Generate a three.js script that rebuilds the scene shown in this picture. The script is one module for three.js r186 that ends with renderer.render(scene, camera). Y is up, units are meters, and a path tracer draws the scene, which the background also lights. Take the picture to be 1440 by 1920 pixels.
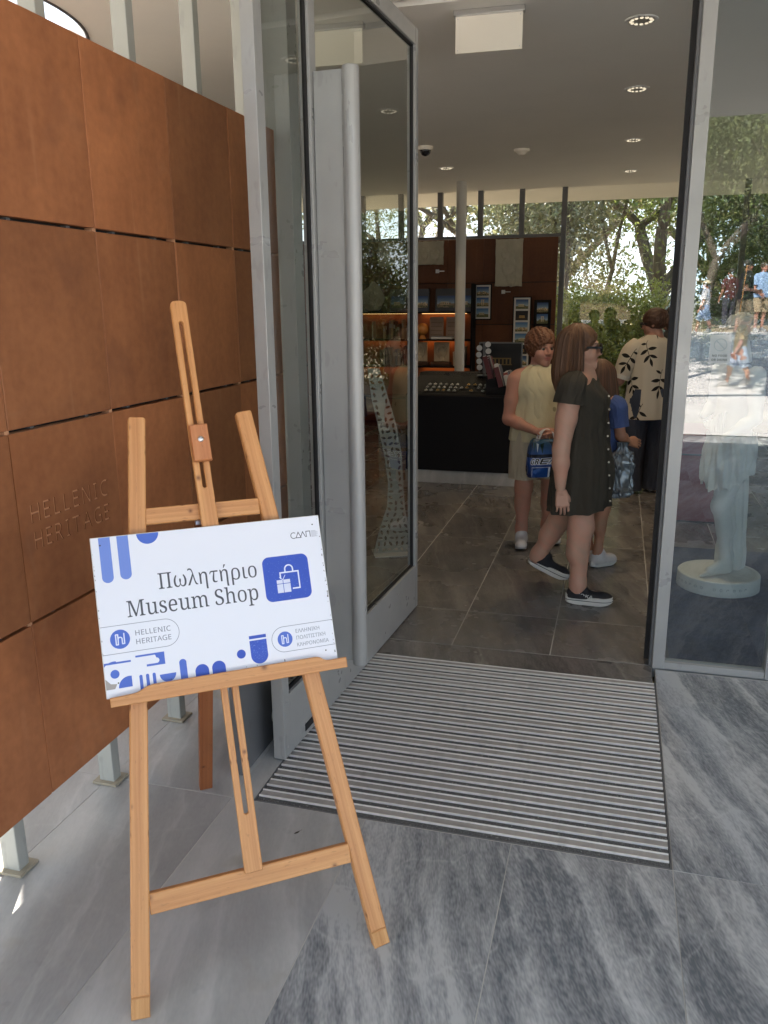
import * as THREE from 'three';
import { RoundedBoxGeometry } from 'three/addons/geometries/RoundedBoxGeometry.js';
import { mergeGeometries, mergeVertices } from 'three/addons/utils/BufferGeometryUtils.js';
import { FontLoader } from 'three/addons/loaders/FontLoader.js';
import { RectAreaLightUniformsLib } from 'three/addons/lights/RectAreaLightUniformsLib.js';

// ---------------------------------------------------------------- camera, sky, sun, exposure
const scene = new THREE.Scene();
const camera = new THREE.PerspectiveCamera(64.22, 768 / 1024, 0.05, 4000);
camera.rotation.order = 'YXZ';
camera.position.set(0, 1.72, 3.88);
camera.rotation.set(THREE.MathUtils.degToRad(-14.337), THREE.MathUtils.degToRad(15.885), THREE.MathUtils.degToRad(-0.527));

const renderer = new THREE.WebGLRenderer({ antialias: true });
renderer.setSize(768, 1024);
renderer.toneMapping = THREE.LinearToneMapping;
renderer.toneMappingExposure = 5.4;
renderer.shadowMap.enabled = true;

const SUN = new THREE.Vector3(-0.43, 1, -0.87).normalize();
{ // one computed sky: pale haze low down, blue above, thin bright clouds, a glow round the sun
  const W = 1024, H = 512, d = new Float32Array(W * H * 4), fr = (x) => x - Math.floor(x);
  const h2 = (i, j) => fr(Math.sin(i * 127.1 + j * 311.7) * 43758.5453), vn = (x, y, p) => { const i = Math.floor(x), j = Math.floor(y), u = x - i, v = y - j, a = u * u * (3 - 2 * u), b = v * v * (3 - 2 * v), w = (n) => ((n % p) + p) % p; const m = (q, r, t) => q + (r - q) * t; return m(m(h2(w(i), j), h2(w(i + 1), j), a), m(h2(w(i), j + 1), h2(w(i + 1), j + 1), a), b); };
  for (let y = 0; y < H; y++) for (let x = 0; x < W; x++) {
    const el = ((y + 0.5) / H - 0.5) * Math.PI, az = ((x + 0.5) / W - 0.5) * 2 * Math.PI, dir = new THREE.Vector3(Math.cos(el) * Math.cos(az), Math.sin(el), Math.cos(el) * Math.sin(az));
    const up = Math.max(0, dir.y), k = Math.pow(1 - up, 3.2), o = (y * W + x) * 4, c = Math.max(0, dir.dot(SUN)), glow = 0.35 * Math.pow(c, 7) + 0.9 * Math.pow(c, 60);
    let n = 0, A = 0.5; for (let i = 0, f = 6; i < 5; i++, f *= 2, A *= 0.55) n += A * vn((az / Math.PI * 0.5 + 0.5) * f, el * f * 0.9 + 3, f);
    const cl = Math.min(1, Math.max(0, (n - 0.50) * 3.2)) * Math.min(1, up * 5), base = [0.19 + 0.58 * k, 0.31 + 0.53 * k, 0.50 + 0.42 * k];
    for (let j = 0; j < 3; j++) { let q = base[j] * 0.60 + glow * [1, 0.94, 0.82][j]; q = q + (0.78 - q) * cl * 0.55; if (dir.y < 0) q = [0.20, 0.18, 0.155][j]; d[o + j] = q; }
    d[o + 3] = 1;
  }
  const t = new THREE.DataTexture(d, W, H, THREE.RGBAFormat, THREE.FloatType); t.mapping = THREE.EquirectangularReflectionMapping; t.magFilter = THREE.LinearFilter; t.colorSpace = THREE.LinearSRGBColorSpace; t.needsUpdate = true;
  scene.background = t; scene.environment = t;
}

const sun = new THREE.DirectionalLight(0xfff5e8, 5.0);
sun.name = 'sun';
sun.position.copy(SUN).multiplyScalar(60);
sun.castShadow = true;
sun.shadow.mapSize.set(4096, 4096);
Object.assign(sun.shadow.camera, { left: -30, right: 30, top: 30, bottom: -30, near: 1, far: 140 });
scene.add(sun, sun.target);
RectAreaLightUniformsLib.init();
// ---------------------------------------------------------------- helpers
const V = (x, y, z) => new THREE.Vector3(x, y, z);
const TAU = Math.PI * 2, clamp = (x, a, b) => Math.min(b, Math.max(a, x)), lerp = (a, b, t) => a + (b - a) * t;
const smooth = (a, b, x) => { const t = clamp((x - a) / (b - a), 0, 1); return t * t * (3 - 2 * t); };
function rng(seed) { let a = seed >>> 0; return () => { a = (a + 0x6D2B79F5) >>> 0; let t = Math.imul(a ^ (a >>> 15), 1 | a); t = (t + Math.imul(t ^ (t >>> 7), 61 | t)) ^ t; return ((t ^ (t >>> 14)) >>> 0) / 4294967296; }; }
const R0 = rng(11);

// periodic gradient noise
const PERM = (() => { const r = rng(77), p = [...Array(256).keys()]; for (let i = 255; i > 0; i--) { const j = Math.floor(r() * (i + 1)); [p[i], p[j]] = [p[j], p[i]]; } return p; })();
const GX = [], GY = []; for (let i = 0; i < 256; i++) { GX.push(Math.cos(i / 256 * TAU)); GY.push(Math.sin(i / 256 * TAU)); }
function pn(x, y, px, py, s = 0) {
  let x0 = Math.floor(x), y0 = Math.floor(y); const fx = x - x0, fy = y - y0;
  const w = (n, p) => ((n % p) + p) % p;
  const xa = w(x0, px), xb = w(x0 + 1, px), ya = w(y0, py), yb = w(y0 + 1, py);
  const h = (a, b) => PERM[(PERM[(a + s * 17) & 255] + b + s * 5) & 255];
  const g = (i, dx, dy) => GX[i] * dx + GY[i] * dy;
  const u = fx * fx * fx * (fx * (fx * 6 - 15) + 10), v = fy * fy * fy * (fy * (fy * 6 - 15) + 10);
  return lerp(lerp(g(h(xa, ya), fx, fy), g(h(xb, ya), fx - 1, fy), u), lerp(g(h(xa, yb), fx, fy - 1), g(h(xb, yb), fx - 1, fy - 1), u), v) * 1.5;
}
function fbm(u, v, px, py, oct, s = 0) { let a = 1, t = 0, n = 0; for (let i = 0; i < oct; i++) { t += a * pn(u * px, v * py, px, py, s + i); n += a; a *= 0.55; px *= 2; py *= 2; } return t / n; }
const enc = (x) => { x = clamp(x, 0, 1); return Math.round(255 * (x <= 0.0031308 ? 12.92 * x : 1.055 * Math.pow(x, 1 / 2.4) - 0.055)); };
function tex(w, h, fn, srgb = true) {
  const d = new Uint8Array(w * h * 4);
  for (let y = 0; y < h; y++) for (let x = 0; x < w; x++) {
    const c = fn((x + 0.5) / w, (y + 0.5) / h), o = (y * w + x) * 4;
    for (let k = 0; k < 3; k++) { const q = Array.isArray(c) ? c[k] : c; d[o + k] = srgb ? enc(q) : clamp(Math.round(q * 255), 0, 255); }
    d[o + 3] = 255;
  }
  const t = new THREE.DataTexture(d, w, h);
  t.wrapS = t.wrapT = THREE.RepeatWrapping; t.magFilter = THREE.LinearFilter; t.minFilter = THREE.LinearMipmapLinearFilter; t.generateMipmaps = true;
  if (srgb) t.colorSpace = THREE.SRGBColorSpace;
  t.needsUpdate = true; return t;
}
function canvasTex(w, h, draw) {
  const c = document.createElement('canvas'); c.width = w; c.height = h; draw(c.getContext('2d'), w, h);
  const t = new THREE.CanvasTexture(c); t.colorSpace = THREE.SRGBColorSpace; t.wrapS = t.wrapT = THREE.RepeatWrapping; return t;
}
const mixc = (a, b, t) => [lerp(a[0], b[0], t), lerp(a[1], b[1], t), lerp(a[2], b[2], t)];
const lin = (r, g, b) => new THREE.Color().setRGB(r, g, b);
function M(name, o) { const phys = 'transmission' in o || 'clearcoat' in o || 'sheen' in o || 'specularIntensity' in o || 'ior' in o; const m = phys ? new THREE.MeshPhysicalMaterial(o) : new THREE.MeshStandardMaterial(o); m.name = name; return m; }

const counts = {};
function numbered(n) { counts[n] = (counts[n] ?? -1) + 1; return counts[n] ? n + '_' + String(counts[n]).padStart(3, '0') : n; }
function thing(name, label, category, group, pos = [0, 0, 0], ry = 0) {
  const o = new THREE.Group(); o.name = numbered(name); scene.add(o); o.position.set(...pos); o.rotation.y = ry;
  o.userData = { label, category }; if (group) o.userData.group = group; return o;
}
function part(parent, name, geo, mat, pos, rot) {
  const m = new THREE.Mesh(geo, mat); m.name = name; m.castShadow = m.receiveShadow = true;
  if (pos) m.position.set(...pos); if (rot) m.rotation.set(...rot); parent.add(m); return m;
}
function struct(name, geo, mat) { const m = part(scene, numbered(name), geo, mat); m.userData.kind = 'structure'; return m; }
function structGroup(name) { const g = new THREE.Group(); g.name = numbered(name); g.userData.kind = 'structure'; scene.add(g); return g; }

// box-projected uv in metres; grain: axis that runs along u (0 x, 1 y, 2 z)
function uvBox(g, scale = 1, off = [0, 0], grain = -1) {
  g = g.index ? g.toNonIndexed() : g; const p = g.attributes.position, n = p.count, uv = new Float32Array(n * 2);
  const a = V(), b = V(), c = V(), m = V();
  for (let i = 0; i < n; i += 3) {
    a.fromBufferAttribute(p, i); b.fromBufferAttribute(p, i + 1); c.fromBufferAttribute(p, i + 2);
    m.subVectors(b, a).cross(V().subVectors(c, a)); const ax = Math.abs(m.x), ay = Math.abs(m.y), az = Math.abs(m.z);
    const d = ax >= ay && ax >= az ? 0 : ay >= az ? 1 : 2;
    let [i0, i1] = d === 0 ? [2, 1] : d === 1 ? [0, 2] : [0, 1];
    if (grain >= 0 && i1 === grain) [i0, i1] = [i1, i0];
    [a, b, c].forEach((q, k) => { uv[(i + k) * 2] = q.getComponent(i0) * scale + off[0] + d * 0.37 * (grain >= 0); uv[(i + k) * 2 + 1] = q.getComponent(i1) * scale + off[1] + d * 0.21 * (grain >= 0); });
  }
  g.setAttribute('uv', new THREE.BufferAttribute(uv, 2)); return g;
}
function box(w, h, d, x = 0, y = 0, z = 0, bevel = 0) {
  const g = bevel ? new RoundedBoxGeometry(w, h, d, 1, bevel) : new THREE.BoxGeometry(w, h, d);
  g.translate(x, y, z); return g;
}
const cyl = (r0, r1, h, seg = 24, x = 0, y = 0, z = 0) => { const g = new THREE.CylinderGeometry(r1, r0, h, seg); g.translate(x, y, z); return g; };
function merge(list) {
  const l = list.map((g) => { g = g.index ? g.toNonIndexed() : g; for (const k of Object.keys(g.attributes)) if (!['position', 'normal', 'uv', 'color'].includes(k)) g.deleteAttribute(k); return g; });
  return mergeGeometries(l);
}
// x0..x1 style box
const bx = (x0, x1, y0, y1, z0, z1, b = 0) => box(x1 - x0, y1 - y0, z1 - z0, (x0 + x1) / 2, (y0 + y1) / 2, (z0 + z1) / 2, b);
function extr(shape, depth, o = {}) { const g = new THREE.ExtrudeGeometry(shape, { depth, bevelEnabled: !!o.bevel, bevelThickness: o.bevel ?? 0, bevelSize: o.bevel ?? 0, bevelOffset: -(o.bevel ?? 0), bevelSegments: 1, curveSegments: o.seg ?? 16 }); return g; }
const poly = (pts) => new THREE.Shape(pts.map((p) => new THREE.Vector2(...p)));

// ---------------------------------------------------------------- surfaces
// grey marble with streaks along v, 2 m a side
function marble(seed, dark, light, contrast, soft, N = 1024) {
  return tex(N, N, (u, v) => {
    const wx = 0.10 * fbm(u, v, 3, 2, 2, seed + 3);
    const x = u + wx * 0.30, s = x - v * 0.31 + 4;                     // slanting veins
    const big = fbm(s, v, 4, 1, 2, seed), mid = fbm(s, v, 13, 3, 3, seed + 20), fine = fbm(s, v, 52, 13, 3, seed + 40), dash = fbm(s, v, 150, 42, 2, seed + 9);
    const ridge = Math.pow(clamp(1 - Math.abs(fbm(s + 0.020 * fine + 0.012 * mid, v * 0.5 + 0.2, 6, 1, 2, seed + 60)) * 6.5, 0, 1), 1.5), thread = Math.pow(clamp(1 - Math.abs(fbm(u * 1 + 0.05 * mid, v, 4, 3, 2, seed + 70)) * 26, 0, 1), 2);
    const cloud = fbm(u, v, 4, 4, 4, seed + 90), f = 1 - 0.8 * soft;
    const vein = Math.pow(clamp(1 - Math.abs(fbm(s + 0.016 * fine + 0.012 * mid, v * 0.6, 13, 1, 2, seed + 130)) * 5.5, 0, 1), 1.6) * smooth(-0.25, 0.3, fbm(u, v, 3, 2, 2, seed + 140)), pit = smooth(0.40, 0.55, fbm(u, v, 26, 26, 3, seed + 150));
    let t = 0.29 + 0.12 * soft + 0.36 * vein * (1 - 0.6 * soft) - 0.16 * pit * soft + contrast * (0.26 * big + 0.34 * mid + 0.42 * fine * f + 0.30 * dash * f + 0.26 * f * pn(s * 380, v * 110, 380, 110, seed + 13)) + 0.52 * ridge * (1 - 0.6 * soft) + 0.22 * thread * (1 - soft) + 0.30 * cloud * (0.3 + soft);
    t = clamp(t, 0, 1);
    const st = smooth(0.25, 0.5, fbm(u, v, 7, 7, 4, seed + 110)) * 0.5 * (soft > 0.6), c = mixc(dark, light, t); return mixc(c, [0.33, 0.30, 0.24], st);
  });
}
const texMarbleDark = marble(1, [0.12, 0.132, 0.150], [0.47, 0.478, 0.482], 0.92, 0, 1536);
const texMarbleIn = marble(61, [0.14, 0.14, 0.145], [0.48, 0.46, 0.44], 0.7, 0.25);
const texMarblePale = marble(31, [0.29, 0.292, 0.29], [0.53, 0.528, 0.515], 0.6, 0.7);
const texSpeck = tex(512, 512, (u, v) => 0.5 + 0.5 * fbm(u, v, 24, 24, 4, 5), false);
const texSmudge = tex(512, 512, (u, v) => 0.42 + 0.30 * fbm(u, v, 4, 4, 5, 8), false);
const slabMats = { dark: [], pale: [] };
for (let i = 0; i < 4; i++) {
  const k = 0.92 + 0.055 * i;
  slabMats.dark.push(M('marble', { map: texMarbleDark, color: lin(k, k, k), roughness: 0.62, roughnessMap: texSmudge, bumpMap: texSpeck, bumpScale: 0.0006 }));
  slabMats.pale.push(M('marble_pale', { map: texMarblePale, color: lin(k, k, k), roughness: 0.6, roughnessMap: texSmudge, bumpMap: texSpeck, bumpScale: 0.0005 }));
}
for (const m of [...slabMats.dark, ...slabMats.pale]) m.roughness = 1.15;
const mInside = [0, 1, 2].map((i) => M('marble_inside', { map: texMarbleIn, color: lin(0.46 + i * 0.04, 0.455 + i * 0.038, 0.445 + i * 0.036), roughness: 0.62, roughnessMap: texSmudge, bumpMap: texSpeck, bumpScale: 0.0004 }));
const mGrout = M('grout', { color: lin(0.56, 0.55, 0.52), roughness: 0.95, map: tex(128, 128, (u, v) => 0.8 + 0.3 * fbm(u, v, 8, 8, 3, 3)) });

const texCorten = tex(1024, 1024, (u, v) => {
  const b = fbm(u, v, 2, 2, 4, 7), m = fbm(u, v, 9, 7, 4, 17), f = fbm(u, v, 60, 60, 3, 27), st = fbm(u, v, 40, 2, 3, 37), dk = smooth(0.18, 0.5, fbm(u, v, 5, 4, 4, 47));
  const sc = Math.pow(clamp(1 - Math.abs(fbm(u, v, 3, 3, 3, 55)) * 9, 0, 1), 4) * smooth(0, 0.4, fbm(u, v, 6, 6, 2, 58));
  let t = 0.5 + 0.42 * b + 0.3 * m + 0.22 * f + 0.14 * st;
  let c = mixc([0.225, 0.077, 0.028], [0.475, 0.188, 0.072], clamp(t, 0, 1));
  c = mixc(c, [0.15, 0.058, 0.03], dk * 0.35); const run = smooth(0.22, 0.5, fbm(u, v, 34, 1, 3, 63)) * smooth(-0.1, 0.4, fbm(u, v, 3, 4, 3, 64)); c = mixc(c, [0.56, 0.30, 0.15], run * 0.25); return mixc(c, [0.40, 0.20, 0.10], sc * 0.25);
});
const mCorten = [0, 1, 2, 3].map((i) => M('corten', { map: texCorten, color: lin(0.84 + 0.09 * i, 0.84 + 0.08 * i, 0.84 + 0.075 * i), roughness: 0.62, bumpMap: texSpeck, bumpScale: 0.0006 }));
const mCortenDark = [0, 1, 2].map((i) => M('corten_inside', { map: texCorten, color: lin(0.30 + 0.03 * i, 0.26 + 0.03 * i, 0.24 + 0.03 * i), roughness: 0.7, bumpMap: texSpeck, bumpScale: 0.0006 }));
const mCortenEdge = M('corten_edge', { color: lin(0.62, 0.33, 0.18), roughness: 0.8 });
const texPaint = tex(512, 512, (u, v) => { const t = 0.94 + 0.07 * fbm(u, v, 5, 5, 5, 61) - 0.10 * smooth(0.30, 0.5, fbm(u, v, 26, 9, 3, 66)); return [t, t, t]; });
const mSteel = M('grey_paint', { map: texPaint, roughnessMap: tex(256, 256, (u, v) => 0.85 + 0.5 * fbm(u, v, 3, 6, 5, 73), false), color: lin(0.365, 0.372, 0.365), roughness: 0.40, metalness: 0.15 });
const mSteelPale = M('pale_paint', { map: texPaint, color: lin(0.53, 0.525, 0.49), roughness: 0.5, metalness: 0.05 });
const mSteelDark = M('dark_paint', { map: texPaint, color: lin(0.145, 0.15, 0.157), roughness: 0.5, metalness: 0.1 });
const mPost = M('post_paint', { map: texPaint, color: lin(0.40, 0.41, 0.375), roughness: 0.55 });
const mBlack = M('black_rubber', { color: lin(0.012, 0.012, 0.013), roughness: 0.7 });
const mBlackSatin = M('black_satin', { color: lin(0.010, 0.010, 0.012), roughness: 0.7, specularIntensity: 0.35 });
const mChrome = M('steel_bright', { color: lin(0.6, 0.6, 0.6), roughness: 0.28, metalness: 1 });
const mWhite = M('plaster_white', { color: lin(0.80, 0.78, 0.72), roughness: 0.9, map: tex(256, 256, (u, v) => { const t = 0.97 + 0.05 * fbm(u, v, 4, 4, 5, 71); return [t, t, t]; }) });
const mCream = M('cream_panel', { color: lin(0.80, 0.76, 0.66), roughness: 0.7 });
const GL = 1; const glass = (name, o = {}) => M(name, { color: lin(0.93, 0.955, 0.935), transmission: 1, thickness: 0, roughness: 0, metalness: 0, ior: 1.62, ...o });
const mGlass = glass('glass'), mGlassDoor = glass('glass_door', { color: lin(0.56, 0.60, 0.57), ior: 1.6 }), mGlassFront = glass('glass_front', { color: lin(0.64, 0.72, 0.78), ior: 2.2 });

// varnished pine, grain along u, 1 m per repeat along u, 0.12 m across
const texWood = tex(1024, 256, (u, v) => {
  const w = 0.05 * fbm(u, v, 2, 1, 3, 81), g = fbm(u + w, v + w * 1.2, 1, 9, 4, 83), f = fbm(u, v, 8, 90, 3, 87), p = fbm(u, v, 60, 120, 2, 88);
  let t = 0.5 + 0.75 * g + 0.22 * f + 0.1 * p; let c = mixc([0.46, 0.20, 0.068], [0.68, 0.375, 0.155], clamp(t, 0, 1));
  for (const [kx, ky, r] of [[0.22, 0.4, 1], [0.71, 0.72, 0.8], [0.47, 0.22, 0.7], [0.9, 0.45, 0.9]]) { const d = Math.hypot((u - kx) * 1.0, (v - ky) * 0.12) / (0.0085 * r); c = mixc(c, [0.16, 0.055, 0.018], Math.exp(-d * d * 1.1) * 0.9); }
  const ds = smooth(0.34, 0.55, fbm(u, v, 30, 14, 3, 89)); return mixc(c, [0.28, 0.12, 0.05], ds * 0.35);
});
const mWood = M('pine', { map: texWood, roughness: 0.42, bumpMap: tex(512, 256, (u, v) => 0.5 + 0.5 * fbm(u, v, 8, 60, 3, 87), false), bumpScale: 0.0005, color: lin(1.0, 0.93, 0.84) });
const mWoodDark = M('pine_reddish', { map: texWood, color: lin(0.50, 0.33, 0.28), roughness: 0.55 });
const mWoodRed = M('pine_block', { map: texWood, color: lin(0.86, 0.66, 0.62), roughness: 0.45 });
const woodUV = (g, grain) => uvBox(g, 1, [R0(), R0()], grain);
function woodUVs(g, grain) { g = woodUV(g, grain); const uv = g.attributes.uv; for (let i = 0; i < uv.count; i++) uv.setY(i, uv.getY(i) / 0.12); return g; }
// ---------------------------------------------------------------- ground and terrain
function groundY(x, z) {
  let h = 0;
  if (z > 7.4) { h += 0.87 * smooth(7.6, 18, z) + 0.13 * smooth(18, 26, z) + 2.9 * smooth(25, 46, z) + 5 * smooth(46, 110, z); }
  if (z < -13.5) h -= 5 * smooth(-13.5, -40, z) + 30 * smooth(-40, -260, z);
  const far = smooth(20, 60, Math.abs(z) + Math.abs(x) * 0.5);
  return h + far * 0.8 * pn(x * 0.08, z * 0.08, 256, 256, 3);
}
{
  const N = 150, pos = [], uv = [], idx = [], warp = (t) => Math.sign(t) * (Math.abs(t) * 40 + Math.pow(Math.abs(t), 5) * 1500);
  for (let j = 0; j <= N; j++) for (let i = 0; i <= N; i++) {
    const x = warp(i / N * 2 - 1), z = warp(j / N * 2 - 1), inside = x > -6.8 && x < 4.5 && z > -9 && z < 8;
    pos.push(x, groundY(x, z) - (inside ? 0.08 : 0.03), z); uv.push(x / 6, z / 6);
  }
  for (let j = 0; j < N; j++) for (let i = 0; i < N; i++) { const a = j * (N + 1) + i; idx.push(a, a + N + 1, a + 1, a + 1, a + N + 1, a + N + 2); }
  const g = new THREE.BufferGeometry(); g.setAttribute('position', new THREE.Float32BufferAttribute(pos, 3)); g.setAttribute('uv', new THREE.Float32BufferAttribute(uv, 2)); g.setIndex(idx); g.computeVertexNormals();
  struct('ground', g, M('dry_earth', { roughness: 1, map: tex(512, 512, (u, v) => { const t = 0.5 + 0.6 * fbm(u, v, 5, 5, 5, 101) + 0.2 * fbm(u, v, 80, 80, 2, 105); return mixc([0.20, 0.145, 0.09], [0.44, 0.35, 0.24], clamp(t, 0, 1)); }) }));
  // pale paving of the square in front, following the slope
  const q = new THREE.PlaneGeometry(34, 12.6, 34, 30); q.rotateX(-Math.PI / 2); q.translate(4, 0, 13.8);
  const p = q.attributes.position, u2 = [];
  for (let i = 0; i < p.count; i++) { p.setY(i, groundY(p.getX(i), p.getZ(i)) + 0.012); u2.push(p.getX(i) / 4, p.getZ(i) / 4); }
  q.setAttribute('uv', new THREE.Float32BufferAttribute(u2, 2)); q.computeVertexNormals();
  struct('square', q, M('pale_paving', { roughness: 0.9, map: tex(512, 512, (u, v) => { const t = 0.5 + 0.5 * fbm(u, v, 6, 6, 5, 111) + 0.25 * fbm(u, v, 60, 60, 2, 115); return mixc([0.62, 0.61, 0.61], [0.80, 0.785, 0.765], clamp(t, 0, 1)); }) }));
}

// ---------------------------------------------------------------- paving and floor, slab by slab
const XJ = (k) => -0.745 + 0.5015 * k;
function slab(parent, x0, x1, z0, z1, mat, r) {
  const gap = parent.name === 'floor' ? 0.0026 : 0.0016, g = bx(x0 + gap, x1 - gap, -0.03, 0, z0 + gap, z1 - gap, 0.0011);
  const n = uvBox(g, 1, [0, 0]), uv = n.attributes.uv, flip = r() > 0.5 ? 1 : -1, ox = r() * 0.7 + (flip < 0 ? 0.27 : 0.01), oy = r() * 0.2 + (flip < 0 ? 0.76 : 0.01);
  for (let i = 0; i < uv.count; i++) uv.setXY(i, flip * (uv.getX(i) - x0) * 0.5 + ox, flip * (uv.getY(i) - z0) * 0.5 + oy);
  return part(parent, 'slab', n, mat);
}
const MATX0 = -1.165, MATX1 = 0.257, MATZ0 = 0.2, MATZ1 = 1.532;
{
  const pav = structGroup('pavement'), r = rng(5);
  const zr = [[0.05, 1.535], [1.535, 3.03], [3.03, 4.52], [4.52, 6.0], [6.0, 7.5]];
  for (let k = -6; k < 9; k++) zr.forEach(([z0, z1], j) => {
    const x0 = XJ(k), x1 = XJ(k + 1), pale = k < -1 || (k === -1 && j < 1) || (k < 0 && j >= 1 && k <= -1), q = Math.floor(r() * 4);
    const m = (pale ? slabMats.pale : slabMats.dark)[q];
    if (j === 0 && x1 > MATX0 && x0 < MATX1 - 0.01) { if (x0 < MATX0) slab(pav, x0, MATX0, 0.05, z1, m, r); return; }
    slab(pav, x0, x1, z0, z1, m, r);
  });
  part(pav, 'grout', bx(XJ(-6), XJ(9), -0.06, -0.0014, MATZ1, 7.5), mGrout);
  part(pav, 'grout', bx(XJ(-6), MATX0, -0.06, -0.0014, 0.04, MATZ1), mGrout);
  part(pav, 'grout', bx(MATX1 + 0.001, XJ(9), -0.06, -0.0014, 0.04, MATZ1), mGrout);
  part(pav, 'threshold', uvBox(bx(MATX0 - 0.05, MATX1 - 0.015, -0.06, -0.001, 0.004, MATZ0), 0.5), mInside[1]);
  part(pav, 'drain_slot', bx(-0.012, 0.058, -0.02, 0.0015, 0.016, 0.028), mBlack);
  // small stains and bits of leaf lying on the paving
  const fl = structGroup('floor'), zi = [0.002, -0.496, -1.987, -3.478, -4.969, -6.46, -7.95];
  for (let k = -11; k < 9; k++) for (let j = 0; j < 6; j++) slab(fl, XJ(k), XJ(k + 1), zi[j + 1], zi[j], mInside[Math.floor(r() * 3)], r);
  part(fl, 'grout', bx(XJ(-11), XJ(9), -0.06, -0.0014, -7.95, 0.0), mGrout);
}

// ---------------------------------------------------------------- roof: canopy in front, ceiling inside, round opening on the left
const CEIL = 3.2;
{
  const s = poly([[-9, -4.0], [9, -4.0], [9, 9.6], [-9, 9.6]]);         // shape in (x, -z)
  const hole = new THREE.Path(); hole.absarc(-3.93, 0.08, 1.08, 0, TAU, true); s.holes.push(hole);
  const slot = new THREE.Path(); slot.setFromPoints([[-1.32, 0.60], [-1.32, 0.69], [0.24, 0.69], [0.24, 0.60]].map((q) => new THREE.Vector2(...q))); s.holes.push(slot);
  const g = extr(s, 0.18, { seg: 64 }); g.rotateX(-Math.PI / 2); g.translate(0, CEIL, 0);
  struct('roof', uvBox(g, 0.3), mWhite);
  part(scene.getObjectByName('roof'), 'track', bx(-1.32, 0.24, CEIL + 0.05, CEIL + 0.175, -0.69, -0.60), mBlack);
  const rim = new THREE.TorusGeometry(1.075, 0.012, 6, 80); rim.rotateX(Math.PI / 2); rim.translate(-3.93, CEIL + 0.004, -0.08);
  part(scene.getObjectByName('roof'), 'opening_rim', rim, mSteelDark);
}

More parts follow.
